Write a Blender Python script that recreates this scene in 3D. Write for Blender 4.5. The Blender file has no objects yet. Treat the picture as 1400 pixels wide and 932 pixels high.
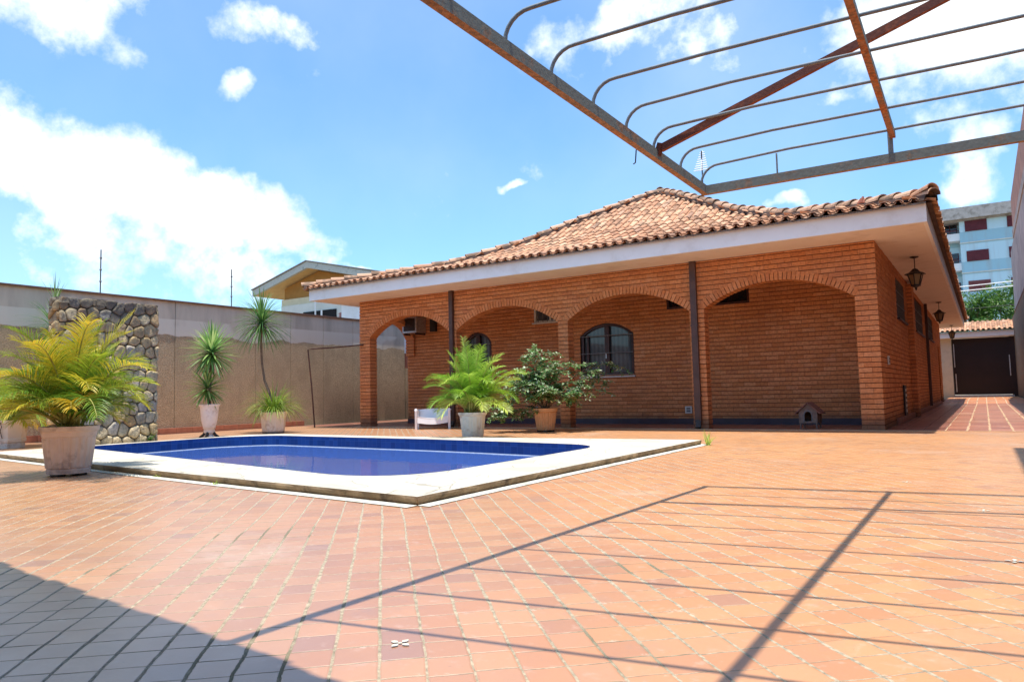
import bpy, math, random
from mathutils import Vector as V, Matrix
from mathutils.geometry import tessellate_polygon
random.seed(7)
R = random.Random(7)
S = bpy.context.scene
C = S.collection
PI = math.pi

# ------------------------------------------------------------------ mesh builder
class MB:
    def __init__(s, frame=None):
        s.v = []; s.f = []; s.m = []; s.r = []; s.fr = frame
    def P(s, p):
        p = V(p)
        return s.fr @ p if s.fr else p
    def face(s, pts, m=0, r=None):
        i = len(s.v); s.v += [s.P(p) for p in pts]; s.f.append(tuple(range(i, i+len(pts)))); s.m.append(m)
        s.r.append(r if r else (R.random(), R.random()))
    def grid(s, rows, m=0, r=None, closed=False):
        i = len(s.v); n = len(rows[0]); r = r or (R.random(), R.random())
        for row in rows: s.v += [s.P(p) for p in row]
        for a in range(len(rows)-1):
            for b in range(n if closed else n-1):
                c = (b+1) % n
                s.f.append((i+a*n+b, i+a*n+c, i+(a+1)*n+c, i+(a+1)*n+b)); s.m.append(m); s.r.append(r)
    def box(s, a, b, m=0, r=None, skip=()):
        x0, y0, z0 = a; x1, y1, z1 = b; i = len(s.v); r = r or (R.random(), R.random())
        s.v += [s.P(p) for p in ((x0,y0,z0),(x1,y0,z0),(x1,y1,z0),(x0,y1,z0),(x0,y0,z1),(x1,y0,z1),(x1,y1,z1),(x0,y1,z1))]
        for k, q in enumerate(((0,3,2,1),(4,5,6,7),(0,1,5,4),(2,3,7,6),(1,2,6,5),(3,0,4,7))):
            if k in skip: continue
            s.f.append(tuple(i+j for j in q)); s.m.append(m); s.r.append(r)
    def prism(s, pts, d0, d1, m=0, r=None):
        # pts in (x,z), extruded along y d0..d1
        r = r or (R.random(), R.random()); n = len(pts); i = len(s.v)
        s.v += [s.P((x, d0, z)) for x, z in pts] + [s.P((x, d1, z)) for x, z in pts]
        fs = [tuple(range(i, i+n)), tuple(reversed(range(i+n, i+2*n)))]
        fs += [(i+(k+1) % n, i+k, i+n+k, i+n+(k+1) % n) for k in range(n)]
        for f in fs: s.f.append(f); s.m.append(m); s.r.append(r)
    def bar(s, a, b, w, h, m=0, up=(0,0,1)):
        a = V(a); b = V(b); t = (b-a).normalized(); u = V(up)
        sd = t.cross(u).normalized(); u = sd.cross(t).normalized()
        q = [(-w/2,-h/2),(w/2,-h/2),(w/2,h/2),(-w/2,h/2)]
        A = [a+sd*x+u*z for x, z in q]; B = [b+sd*x+u*z for x, z in q]
        s.grid([A, B], m, closed=True); s.face(A, m); s.face(B[::-1], m)
    def tube(s, pts, rad, seg=8, m=0, cap=True, rr=None):
        pts = [V(p) for p in pts]; rows = []; n = len(pts)
        rads = rad if isinstance(rad, (list, tuple)) else [rad]*n
        t0 = (pts[1]-pts[0]).normalized(); u = t0.orthogonal().normalized()
        for k in range(n):
            t = (pts[min(k+1, n-1)]-pts[max(k-1, 0)]).normalized()
            u = (u - t*u.dot(t)).normalized(); w = t.cross(u)
            rows.append([pts[k]+(u*math.cos(2*PI*j/seg)+w*math.sin(2*PI*j/seg))*rads[k] for j in range(seg)])
        s.grid(rows, m, rr, closed=True)
        if cap: s.face(rows[0][::-1], m); s.face(rows[-1], m)
    def lathe(s, prof, c=(0,0,0), seg=32, m=0, rib=0.0, nrib=0, cap=True, rot=0):
        rows = []
        r = (R.random(), R.random())
        for k, p in enumerate(prof):
            rad, z = p[0], p[1]; rb = p[2] if len(p) > 2 else 0
            row = []
            for j in range(seg):
                a = 2*PI*j/seg + rot
                q = rad + (rb*rib*(1 if math.cos(a*nrib) > 0 else 0) if nrib else 0)
                row.append((c[0]+q*math.cos(a), c[1]+q*math.sin(a), c[2]+z))
            rows.append(row)
        s.grid(rows, m, r, closed=True)
        if cap: s.face(rows[0][::-1], m, r)
    def build(s, name, mat, parent=None, smooth=False):
        me = bpy.data.meshes.new(name); me.from_pydata([tuple(p) for p in s.v], [], s.f)
        for k in (mat if isinstance(mat, (list, tuple)) else [mat]): me.materials.append(k)
        me.polygons.foreach_set('material_index', s.m)
        if smooth: me.polygons.foreach_set('use_smooth', [True]*len(s.f))
        uv = me.uv_layers.new(name='rnd'); fl = []
        for f, r in zip(s.f, s.r): fl += list(r)*len(f)
        uv.data.foreach_set('uv', fl)
        me.update()
        o = bpy.data.objects.new(name, me); C.objects.link(o)
        if parent:
            o.parent = parent; o.location = -V(parent.location) if parent.get('_w') else (0,0,0)
        return o

def tag(o, label=None, cat=None, group=None, kind=None):
    if label: o['label'] = label
    if cat: o['category'] = cat
    if group: o['group'] = group
    if kind: o['kind'] = kind
    return o
def thing(name, label, cat, loc=(0,0,0), rz=0, group=None, world=False):
    # world=True: the parts are modelled in world coordinates
    o = bpy.data.objects.new(name, None); C.objects.link(o); o.empty_display_size = .2
    o.location = loc; o.rotation_euler = (0,0,rz)
    tag(o, label, cat, group)
    if world: o['_w'] = 1
    return o
def dup(root, loc, label, rz=None, scale=None):
    r = root.copy(); C.objects.link(r); r.location = loc; r['label'] = label
    if rz is not None: r.rotation_euler = (0,0,rz)
    if scale: r.scale = (scale,)*3
    for ch in root.children:
        c = ch.copy(); C.objects.link(c); c.parent = r
        for g in ch.children:
            d = g.copy(); C.objects.link(d); d.parent = c
    return r
def struct(o): o['kind'] = 'structure'; return o
def frameZ(o, u, n):
    # local (x along u, y along n, z up) -> world
    u = V(u).normalized(); n = V(n).normalized()
    return Matrix(((u.x, n.x, 0, o[0]), (u.y, n.y, 0, o[1]), (0, 0, 1, o[2]), (0, 0, 0, 1)))

# ------------------------------------------------------------------ materials
class NT:
    def __init__(s, name):
        s.mat = bpy.data.materials.new(name); s.mat.use_nodes = True
        s.t = s.mat.node_tree; s.t.nodes.clear()
        s.out = s.t.nodes.new('ShaderNodeOutputMaterial')
    def n(s, typ, **k):
        x = s.t.nodes.new('ShaderNode'+typ)
        for a, b in k.items():
            if a.startswith('i_'):
                key = a[2:]; key = int(key) if key.isdigit() else key.replace('_', ' ')
                s.set(x, key, b)
            else: setattr(x, a, b)
        return x
    def set(s, node, key, val):
        if hasattr(val, 'is_output') or hasattr(val, 'links'): s.t.links.new(val, node.inputs[key])
        else: node.inputs[key].default_value = val
    def math(s, op, a, b=0.0, c=None, clamp=False):
        x = s.n('Math', operation=op, use_clamp=clamp); s.set(x, 0, a); s.set(x, 1, b)
        if c is not None: s.set(x, 2, c)
        return x.outputs[0]
    def mix(s, f, a, b, mode='MIX'):
        x = s.n('Mix', data_type='RGBA', blend_type=mode)
        s.set(x, 0, f)
        s.set(x, 6, a if hasattr(a, 'links') else (*a, 1)); s.set(x, 7, b if hasattr(b, 'links') else (*b, 1))
        return x.outputs[2]
    def noise(s, vec, scale, detail=3, rough=.55, out=0, dist=0):
        x = s.n('TexNoise'); s.set(x, 'Vector', vec); s.set(x, 'Scale', scale); s.set(x, 'Detail', detail); s.set(x, 'Roughness', rough); s.set(x, 'Distortion', dist)
        return x.outputs[out]
    def ramp(s, f, stops, interp='LINEAR'):
        x = s.n('ValToRGB'); s.set(x, 0, f); e = x.color_ramp; e.interpolation = interp
        while len(e.elements) < len(stops): e.elements.new(.5)
        for k, (p, c) in enumerate(stops):
            e.elements[k].position = p; e.elements[k].color = (*c, 1) if not isinstance(c, (int, float)) else (c, c, c, 1)
        return x.outputs[0]
    def maprange(s, v, a, b, c=0, d=1, smooth=True):
        x = s.n('MapRange', interpolation_type='SMOOTHSTEP' if smooth else 'LINEAR'); s.set(x, 0, v)
        for i, q in enumerate((a, b, c, d)): s.set(x, i+1, q)
        return x.outputs[0]
    def bump(s, h, dist, st=1.0, nrm=None):
        x = s.n('Bump'); s.set(x, 'Height', h); s.set(x, 'Distance', dist); s.set(x, 'Strength', st)
        if nrm: s.set(x, 'Normal', nrm)
        return x.outputs[0]
    def pbr(s, col, rough=.7, nrm=None, spec=.4, metal=0, sub=None, **k):
        x = s.n('BsdfPrincipled'); s.set(x, 'Base Color', col if hasattr(col, 'links') else (*col, 1))
        s.set(x, 'Roughness', rough); s.set(x, 'Specular IOR Level', spec); s.set(x, 'Metallic', metal)
        if nrm: s.set(x, 'Normal', nrm)
        for a, b in k.items(): s.set(x, a.replace('_', ' '), b)
        return x.outputs[0]
    def end(s, sh): s.t.links.new(sh, s.out.inputs[0]); return s.mat
    def pos(s): return s.n('NewGeometry').outputs['Position']
    def obj(s): return s.n('TexCoord').outputs['Object']
    def sep(s, v):
        x = s.n('SeparateXYZ'); s.set(x, 0, v); return x.outputs
    def rnd(s):
        x = s.n('UVMap', uv_map='rnd'); q = s.n('SeparateXYZ'); s.set(q, 0, x.outputs[0]); return q.outputs[0], q.outputs[1]

def simple(name, col, rough=.6, var=.12, scale=8, spec=.4, metal=0, bump=0.0, dirt=None, dirt_amt=.5, dscale=3.0):
    t = NT(name); p = t.obj()
    n1 = t.noise(p, scale, 4)
    c = t.mix(t.maprange(n1, .3, .7), tuple(x*(1-var) for x in col), tuple(min(1, x*(1+var)) for x in col))
    if dirt:
        n2 = t.noise(p, dscale, 6, .65)
        c = t.mix(t.math('MULTIPLY', t.maprange(n2, .5, .68), dirt_amt), c, dirt)
    nr = t.bump(t.noise(p, scale*4, 5), bump) if bump else None
    return t.end(t.pbr(c, rough, nr, spec, metal))

def brick_mat():
    t = NT('brick'); r1, r2 = t.rnd(); p = t.pos()
    c = t.ramp(r1, [(0, (.60,.225,.08)), (.3, (.66,.26,.095)), (.6, (.70,.285,.11)), (.85, (.73,.32,.135)), (1, (.60,.23,.095))])
    n = t.noise(p, 22, 4)
    c = t.mix(t.maprange(n, .35, .7), c, t.mix(.35, c, (.20,.07,.04)))
    c = t.mix(t.math('MULTIPLY', t.maprange(t.noise(p, .9, 5, .65), .50, .70), .28), c, (.36,.15,.075))
    c = t.mix(t.math('MULTIPLY', t.maprange(t.noise(p, 1.7, 5, .7), .58, .72), .2), c, (.76,.46,.28))
    # damp / soot staining low on the walls (a stain of its own)
    z = t.sep(p)[2]; n2 = t.noise(p, 2.5, 5)
    st = t.math('MULTIPLY', t.maprange(t.math('ADD', z, t.math('MULTIPLY', n2, -.35)), .12, -.12), .6)
    c = t.mix(st, c, (.09,.065,.055))
    h = t.noise(p, 90, 4)
    return t.end(t.pbr(c, .75, t.bump(h, .004), .25))
def mortar_mat():
    t = NT('mortar'); p = t.pos(); n = t.noise(p, 14, 4)
    c = t.mix(n, (.16,.07,.038), (.24,.115,.062))
    return t.end(t.pbr(c, .95, t.bump(t.noise(p, 120, 3), .004), .1))

def patio_mat(name, ang, wu, wv, off, cols, grout, gu=.06, gv=.022, rough=.42, far=None, spots=True, coat=.0):
    t = NT(name); p = t.pos(); xyz = t.sep(p)
    # slight wobble so that the joints are laid by hand
    w1 = t.math('MULTIPLY', t.math('SUBTRACT', t.noise(p, 1.3, 2), .5), .035)
    w2 = t.math('MULTIPLY', t.math('SUBTRACT', t.noise(p, 11, 3), .5), .009)
    w = t.math('ADD', w1, w2)
    ca, sa = math.cos(ang), math.sin(ang)
    U = t.math('ADD', t.math('ADD', t.math('MULTIPLY', xyz[0], ca), t.math('MULTIPLY', xyz[1], sa)), w)
    W = t.math('ADD', t.math('ADD', t.math('MULTIPLY', xyz[0], -sa), t.math('MULTIPLY', xyz[1], ca)), w)
    u = t.math('DIVIDE', t.math('SUBTRACT', U, off), wu); 
    iu = t.math('FLOOR', u)
    # every row slips a little along its length
    wn0 = t.n('TexWhiteNoise', noise_dimensions='1D'); t.set(wn0, 'W', iu)
    v = t.math('ADD', t.math('DIVIDE', W, wv), t.math('MULTIPLY', wn0.outputs[0], .22))
    iv = t.math('FLOOR', v)
    fu = t.math('SUBTRACT', u, iu); fv = t.math('SUBTRACT', v, iv)
    eu = t.math('MINIMUM', fu, t.math('SUBTRACT', 1, fu)); ev = t.math('MINIMUM', fv, t.math('SUBTRACT', 1, fv))
    gn = t.noise(p, 38, 5, .7)
    # joints wide in places, almost closed elsewhere
    gw = t.noise(p, .9, 3)
    gU = t.math('MULTIPLY', t.maprange(gw, .3, .65, .5, 1.25), gu)
    gV = t.math('MULTIPLY', t.maprange(t.noise(p, 3.1, 3), .35, .65, .3, 1.5), gv)
    mu = t.math('LESS_THAN', t.math('ADD', eu, t.math('MULTIPLY', t.math('SUBTRACT', gn, .5), .085)), gU)
    mv = t.math('LESS_THAN', t.math('ADD', ev, t.math('MULTIPLY', t.math('SUBTRACT', gn, .5), .03)), gV)
    g = t.math('MAXIMUM', mu, mv)
    cb = t.n('CombineXYZ'); t.set(cb, 0, iu); t.set(cb, 1, iv)
    wn = t.n('TexWhiteNoise', noise_dimensions='2D'); t.set(wn, 'Vector', cb.outputs[0])
    c = t.ramp(wn.outputs[0], cols, 'LINEAR')
    # weathering: pale worn blotches, grime
    n1 = t.noise(p, .55, 4); n2 = t.noise(p, 16, 5, .65)
    c = t.mix(t.math('MULTIPLY', t.maprange(n2, .56, .7), .35), c, (.62,.43,.33))
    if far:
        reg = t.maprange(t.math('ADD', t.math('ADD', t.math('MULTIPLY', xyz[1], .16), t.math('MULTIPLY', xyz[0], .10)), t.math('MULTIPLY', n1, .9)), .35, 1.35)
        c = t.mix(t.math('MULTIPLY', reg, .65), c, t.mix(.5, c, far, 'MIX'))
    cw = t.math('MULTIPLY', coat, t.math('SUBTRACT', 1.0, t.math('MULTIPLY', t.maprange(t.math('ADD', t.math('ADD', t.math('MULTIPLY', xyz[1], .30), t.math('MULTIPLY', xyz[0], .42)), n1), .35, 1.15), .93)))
    c = t.mix(t.math('MULTIPLY', t.maprange(t.noise(p, 3.7, 6, .7), .55, .75), .35), c, (.30,.20,.16))
    bs = t.noise(p, .38, 6, .7); c = t.mix(t.math('MULTIPLY', t.maprange(bs, .45, .64), .42), c, (.33,.165,.09))
    bs2 = t.noise(p, .75, 7, .75); c = t.mix(t.math('MULTIPLY', t.maprange(bs2, .54, .68), .35), c, (.66,.46,.33))
    if spots:
        c = t.mix(t.math('MULTIPLY', t.maprange(t.noise(p, 60, 4, .7), .66, .72), .6), c, (.12,.09,.07))
    gc = t.mix(t.maprange(gn, .35, .65), grout, tuple(x*.5 for x in grout))
    gc = t.mix(t.math('MULTIPLY', t.maprange(t.noise(p, 1.3, 5), .56, .66), .75), gc, (.13,.12,.07))
    chip = t.math('MULTIPLY', t.maprange(t.noise(p, 7.5, 6, .8), .60, .64), t.maprange(ev, .22, .02)); c = t.mix(t.math('MULTIPLY', chip, .65), c, (.72,.55,.42))
    c = t.mix(g, c, gc)
    hh = t.math('MULTIPLY', t.math('MINIMUM', t.maprange(eu, 0, gu*1.6), t.maprange(ev, 0, gv*2.2)), 1.0)
    hh = t.math('ADD', hh, t.math('MULTIPLY', n2, .35))
    hh = t.math('ADD', hh, t.math('MULTIPLY', wn.outputs[0], .45))
    rg = t.mix(g, (rough,)*3, (.9,)*3)
    rg = t.math('ADD', rg, t.math('MULTIPLY', t.math('SUBTRACT', t.noise(p, 7, 4), .5), .3))
    return t.end(t.pbr(c, rg, t.bump(hh, .004, .8), .45, Coat_Weight=t.math('MULTIPLY', t.math('SUBTRACT', 1.0, g), cw), Coat_Roughness=.3, Coat_IOR=1.6))

M = {}
M['brick'] = brick_mat(); M['mortar'] = mortar_mat()
M['patio'] = patio_mat('patio_tiles', math.radians(43), .1235, .130, .101,
    [(0,(.44,.205,.10)),(.25,(.50,.245,.12)),(.5,(.55,.275,.13)),(.7,(.535,.25,.112)),(.9,(.485,.22,.10)),(.96,(.41,.20,.11)),(1,(.36,.185,.12))],
    (.47,.385,.27), far=(.56,.235,.06), gu=.048, gv=.020, coat=.85)
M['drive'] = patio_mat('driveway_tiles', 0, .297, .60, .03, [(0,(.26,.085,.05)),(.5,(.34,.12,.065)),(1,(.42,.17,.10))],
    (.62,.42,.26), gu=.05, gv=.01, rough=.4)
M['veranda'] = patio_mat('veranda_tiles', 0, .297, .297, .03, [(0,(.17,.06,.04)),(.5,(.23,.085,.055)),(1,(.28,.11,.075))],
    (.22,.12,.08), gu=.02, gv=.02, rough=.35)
M['ramp'] = patio_mat('ramp_tiles', 0, .297, 1.4, .03, [(0,(.50,.19,.08)),(1,(.58,.24,.11))], (.66,.50,.34), gu=.04, gv=.01)
M['white'] = simple('white_paint', (.90,.90,.88), .6, .02, 3, dirt=(.62,.56,.50), dirt_amt=.3, dscale=2)
M['soffit'] = simple('soffit_paint', (.84,.76,.68), .75, .02, 2, dirt=(.5,.40,.33), dirt_amt=.25)
M['brown'] = simple('brown_metal', (.085,.045,.035), .45, .15, 6)
M['dark_wood'] = simple('dark_wood', (.055,.018,.012), .4, .3, 12)
M['glass_dark'] = simple('window_glass', (.012,.014,.018), .08, .1, 3, spec=.6)
def pane():
    t = NT('curtained_glass'); p = t.pos(); x = t.sep(p)
    s = t.math('SINE', t.math('MULTIPLY', t.math('ADD', x[0], x[1]), 62)); s2 = t.noise(p, 5, 3)
    f = t.math('MULTIPLY', t.math('ADD', t.math('MULTIPLY', s, .5), .5), s2)
    c = t.mix(f, (.012,.014,.018), (.10,.115,.13))
    return t.end(t.pbr(c, .5, None, .6, Coat_Weight=1.0, Coat_Roughness=.04))
M['pane'] = pane()
M['curtain'] = simple('window_curtain', (.07,.075,.085), .8, .3, 10)
M['grille'] = simple('grille_metal', (.16,.15,.15), .5, .1, 10)
M['sill'] = simple('sill_stone', (.62,.60,.56), .6, .1, 10)
M['black'] = simple('black_metal', (.025,.023,.022), .5, .2, 10)
M['soil'] = simple('soil', (.045,.03,.02), .95, .5, 30, bump=.02)
M['skirt'] = simple('dark_skirting_tiles', (.055,.04,.055), .4, .2, 3)
M['pot_white'] = simple('white_pot_plastic', (.78,.74,.70), .55, .05, 6, dirt=(.30,.20,.15), dirt_amt=.5, dscale=5)
M['pot_cream'] = simple('weathered_pot_concrete', (.68,.56,.49), .75, .08, 5, dirt=(.16,.10,.08), dirt_amt=.55, dscale=4.5, bump=.003)
M['pot_terra'] = simple('terracotta_pot', (.62,.34,.17), .6, .08, 5, dirt=(.42,.22,.12), dirt_amt=.4)
M['plastic'] = simple('white_plastic', (.76,.77,.78), .4, .05, 5, dirt=(.5,.5,.48), dirt_amt=.3)
M['kennel_wood'] = simple('grey_wood', (.20,.14,.11), .85, .2, 14, bump=.004)
M['kennel_roof'] = simple('kennel_roof_boards', (.23,.11,.08), .8, .2, 12)
M['dark'] = simple('dark_inside', (.012,.01,.01), .9, .1, 5)
M['gate'] = simple('gate_paint', (.018,.007,.006), .45, .2, 2)
M['galv'] = simple('galvanised_metal', (.55,.56,.57), .4, .15, 20, metal=.7)
M['kerb'] = simple('kerb_tiles', (.36,.14,.085), .6, .15, 6, dirt=(.2,.1,.07), dirt_amt=.5)
M['cream_wall'] = simple('cream_render', (.62,.50,.36), .85, .06, 3, dirt=(.4,.33,.25), dirt_amt=.4)
M['lamp_glass'] = simple('lamp_glass', (.30,.22,.13), .2, .1, 5)
M['outlet'] = simple('outlet_plastic', (.62,.60,.55), .5, .05, 5)

def tile_mat(name, cols, dark=(.10,.075,.055), dk=.5):
    t = NT(name); r1, r2 = t.rnd(); p = t.pos()
    c = t.ramp(r1, cols)
    n = t.noise(p, 4, 5, .65); n2 = t.noise(p, 28, 4, .6)
    c = t.mix(t.math('MULTIPLY', t.maprange(t.math('ADD', n, t.math('MULTIPLY', r2, .2)), .56, .74), dk), c, dark)
    c = t.mix(t.math('MULTIPLY', t.maprange(n2, .55, .7), .3), c, (.25,.22,.17))
    return t.end(t.pbr(c, .85, t.bump(n2, .004), .2))
M['tile'] = tile_mat('roof_tile', [(0,(.44,.215,.12)),(.35,(.54,.28,.16)),(.65,(.61,.33,.19)),(.9,(.66,.41,.26)),(1,(.34,.19,.125))])
M['tile_cap'] = tile_mat('ridge_tile', [(0,(.46,.26,.16)),(1,(.60,.38,.25))], dk=.7)
M['tile_edge'] = simple('tile_mortar', (.26,.085,.05), .85, .25, 10)
M['roof_under'] = simple('roof_underlay', (.10,.06,.045), .9, .2, 5)

def rust_mat(name, base, rust, amt):
    t = NT(name); p = t.pos(); n = t.noise(p, 5.5, 6, .7); n2 = t.noise(p, 40, 4)
    nz = t.sep(t.n('NewGeometry').outputs['Normal'])[2]
    f = t.math('ADD', t.math('MULTIPLY', t.maprange(n, .52, .66), .7), t.math('MULTIPLY', t.maprange(nz, -.3, -.9), .75), clamp=True)
    f = t.math('MULTIPLY', f, amt)
    c = t.mix(f, t.mix(n2, base, tuple(x*.6 for x in base)), t.mix(t.maprange(n2, .35, .65), rust, tuple(x*.45 for x in rust)))
    return t.end(t.pbr(c, .75, t.bump(n2, .002), .3, .15))
M['perg'] = rust_mat('rusted_green_steel', (.21,.225,.20), (.44,.185,.06), .85)
M['perg_red'] = rust_mat('red_oxide_steel', (.17,.055,.035), (.36,.10,.04), .8)
M['perg_cross'] = rust_mat('rusted_cross_steel', (.20,.24,.22), (.42,.14,.045), .95)
M['tube'] = rust_mat('grey_tube_steel', (.26,.29,.30), (.22,.15,.11), .4)
M['rust_pipe'] = rust_mat('rusty_pipe', (.10,.05,.04), (.25,.11,.06), .8)

def leaf_mat(name, c1, c2, c3, tr=.35, rough=.45):
    t = NT(name); r1, r2 = t.rnd()
    c = t.ramp(r1, [(0, c1), (.55, c2), (1, c3)])
    sh = t.pbr(c, rough, None, .4)
    tl = t.n('BsdfTranslucent'); t.set(tl, 0, c)
    mx = t.n('MixShader'); t.set(mx, 0, tr); t.t.links.new(sh, mx.inputs[1]); t.t.links.new(tl.outputs[0], mx.inputs[2])
    return t.end(mx.outputs[0])
M['palm_y'] = leaf_mat('yellow_palm_leaf', (.07,.20,.015), (.36,.46,.035), (.78,.52,.04))
M['palm_g'] = leaf_mat('green_palm_leaf', (.08,.26,.015), (.32,.52,.04), (.60,.66,.14))
M['yucca'] = leaf_mat('yucca_leaf', (.08,.20,.05), (.22,.40,.10), (.62,.70,.28))
M['dracena'] = leaf_mat('fine_blade_leaf', (.05,.14,.03), (.12,.25,.06), (.24,.36,.10))
M['tuft'] = leaf_mat('tuft_leaf', (.10,.20,.02), (.20,.34,.04), (.42,.48,.08))
M['shrub'] = leaf_mat('shrub_leaf', (.08,.20,.05), (.20,.36,.13), (.70,.76,.55))
M['weed'] = leaf_mat('weed_leaf', (.20,.34,.04), (.35,.5,.06), (.5,.6,.10))
M['tree_leaf'] = leaf_mat('tree_leaf', (.03,.09,.015), (.07,.17,.025), (.17,.30,.05))
M['stem'] = simple('plant_stem', (.20,.13,.08), .8, .3, 20, bump=.003)
M['stem_y'] = simple('palm_stem', (.35,.33,.08), .6, .3, 14)
M['bark'] = simple('tree_bark', (.14,.10,.07), .9, .3, 8, bump=.01)

# pale crazy paving round the pool
def deck_mat():
    t = NT('pale_stone_paving'); p = t.pos()
    q = t.n('Mapping'); t.set(q, 'Vector', p); t.set(q, 'Scale', (1.0, 1.0, .0))
    dn = t.noise(q.outputs[0], 2, 3, out=1)
    mixv = t.n('Mix', data_type='VECTOR'); t.set(mixv, 0, .12); t.set(mixv, 4, q.outputs[0]); t.set(mixv, 5, dn)
    vo = t.n('TexVoronoi', feature='DISTANCE_TO_EDGE'); t.set(vo, 'Vector', mixv.outputs[1]); t.set(vo, 'Scale', 3.0)
    vc = t.n('TexVoronoi', feature='F1'); t.set(vc, 'Vector', mixv.outputs[1]); t.set(vc, 'Scale', 3.0)
    cell = t.sep(vc.outputs['Color'])[0]
    c = t.ramp(cell, [(0,(.45,.40,.31)),(.5,(.53,.475,.375)),(1,(.59,.535,.44))])
    brk = t.noise(p, 1.4, 3)
    ln = t.math('MULTIPLY', t.math('LESS_THAN', vo.outputs[0], .014), t.maprange(brk, .36, .48))
    c = t.mix(t.math('MULTIPLY', ln, .6), c, (.20,.175,.13))
    c = t.mix(t.math('MULTIPLY', t.maprange(t.noise(p, 5, 5, .65), .55, .75), .35), c, (.50,.46,.38))
    return t.end(t.pbr(c, .75, t.bump(t.noise(p, 12, 4), .003), .3))
M['deck'] = deck_mat()
M['deck_side'] = simple('stained_deck_edge', (.30,.22,.13), .9, .3, 6, dirt=(.07,.05,.03), dirt_amt=.9, dscale=3, bump=.006)
M['deck_skirt'] = simple('cement_strip', (.55,.53,.46), .9, .12, 6, dirt=(.26,.25,.14), dirt_amt=.7, dscale=5)

def pooltile():
    t = NT('blue_pool_tiles'); p = t.pos(); x = t.sep(p)
    a = t.math('MULTIPLY', t.math('ADD', x[0], x[1]), 10.0); b = t.math('MULTIPLY', x[2], 10.0)
    fa = t.math('FRACT', a); fb = t.math('FRACT', b)
    g = t.math('MAXIMUM', t.math('LESS_THAN', fa, .06), t.math('LESS_THAN', fb, .06))
    cb = t.n('CombineXYZ'); t.set(cb, 0, t.math('FLOOR', a)); t.set(cb, 1, t.math('FLOOR', b))
    wn = t.n('TexWhiteNoise'); t.set(wn, 'Vector', cb.outputs[0])
    c = t.ramp(wn.outputs[0], [(0,(.008,.045,.17)),(1,(.014,.07,.25))])
    c = t.mix(t.math('MULTIPLY', g, .5), c, (.05,.12,.30))
    return t.end(t.pbr(c, .25, None, .5))
M['pool'] = pooltile()
def water():
    t = NT('pool_water'); p = t.pos()
    h = t.noise(p, 2.2, 3); nr = t.bump(h, .003, 1, t.bump(t.noise(p, 9, 2), .0006))
    fr = t.n('Fresnel'); t.set(fr, 0, 1.33); t.set(fr, 'Normal', nr)
    tr = t.n('BsdfTransparent'); t.set(tr, 0, (.20,.45,.97,1))
    gl = t.n('BsdfGlossy'); t.set(gl, 'Roughness', .015); t.set(gl, 'Normal', nr)
    df = t.n('BsdfDiffuse'); t.set(df, 0, (.09,.19,.58,1))
    m0 = t.n('MixShader'); t.set(m0, 0, .6); t.t.links.new(tr.outputs[0], m0.inputs[1]); t.t.links.new(df.outputs[0], m0.inputs[2])
    mx = t.n('MixShader'); t.t.links.new(fr.outputs[0], mx.inputs[0]); t.t.links.new(m0.outputs[0], mx.inputs[1]); t.t.links.new(gl.outputs[0], mx.inputs[2])
    return t.end(mx.outputs[0])
M['water'] = water()

def render_wall(name, low, up, zt, patch=None):
    t = NT(name); p = t.pos(); x = t.sep(p); r1, r2 = t.rnd()
    n = t.noise(p, 1.3, 5); nb = t.noise(p, 40, 5, .7)
    f = t.maprange(t.math('ADD', x[2], t.math('MULTIPLY', t.math('SUBTRACT', n, .5), .35)), zt-.015, zt+.015)
    sv = t.n('Mapping'); t.set(sv, 'Vector', p); t.set(sv, 'Scale', (1.5, 1.5, .25))
    ns = t.noise(sv.outputs[0], 1.6, 5, .6)
    cl = t.mix(t.maprange(nb, .38, .62), low, tuple(q*.58 for q in low))
    nc = t.noise(p, 2.2, 6, .7)
    cl = t.mix(t.math('MULTIPLY', t.maprange(nc, .45, .7), .5), cl, tuple(q*.5 for q in low))
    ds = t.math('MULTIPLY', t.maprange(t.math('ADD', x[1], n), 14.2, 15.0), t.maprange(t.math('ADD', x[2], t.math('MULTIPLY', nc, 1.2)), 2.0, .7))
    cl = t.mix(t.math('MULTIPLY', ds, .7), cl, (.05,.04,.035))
    cl = t.mix(t.math('MULTIPLY', t.maprange(ns, .5, .72), .55), cl, tuple(q*.55 for q in low))
    cl = t.mix(t.math('MULTIPLY', r1, .22), cl, tuple(q*.6 for q in low))
    pf = t.math('MULTIPLY', t.math('LESS_THAN', x[2], zt+.38), t.maprange(t.noise(p, .55, 3), .44, .5))
    cu = t.mix(t.maprange(ns, .4, .7), up, tuple(q*.72 for q in up))
    if patch: cu = t.mix(t.math('MULTIPLY', pf, .8), cu, patch)
    cu = t.mix(t.math('MULTIPLY', r2, .2), cu, tuple(q*.75 for q in up))
    c = t.mix(f, cl, cu)
    hb = t.mix(f, nb, (0.5,)*3)
    return t.end(t.pbr(c, .92, t.bump(hb, .045), .2))
M['bwall'] = render_wall('left_wall_render', (.60,.46,.30), (.60,.53,.43), 2.22, (.72,.68,.58))
M['rwall_low'] = render_wall('tan_render', (.33,.26,.19), (.33,.26,.19), 9)
M['rwall_mid'] = simple('stained_grey_render', (.36,.33,.32), .9, .15, 2, dirt=(.20,.18,.18), dirt_amt=.7, dscale=1.2)
M['rwall_top'] = simple('pinkish_block_render', (.42,.24,.18), .9, .15, 2, dirt=(.28,.18,.14), dirt_amt=.6)
M['concrete'] = simple('concrete', (.40,.37,.34), .9, .12, 3, dirt=(.18,.16,.13), dirt_amt=.7, dscale=1.6, bump=.003)
M['cap'] = simple('wall_cap', (.15,.085,.06), .85, .2, 4)
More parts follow.
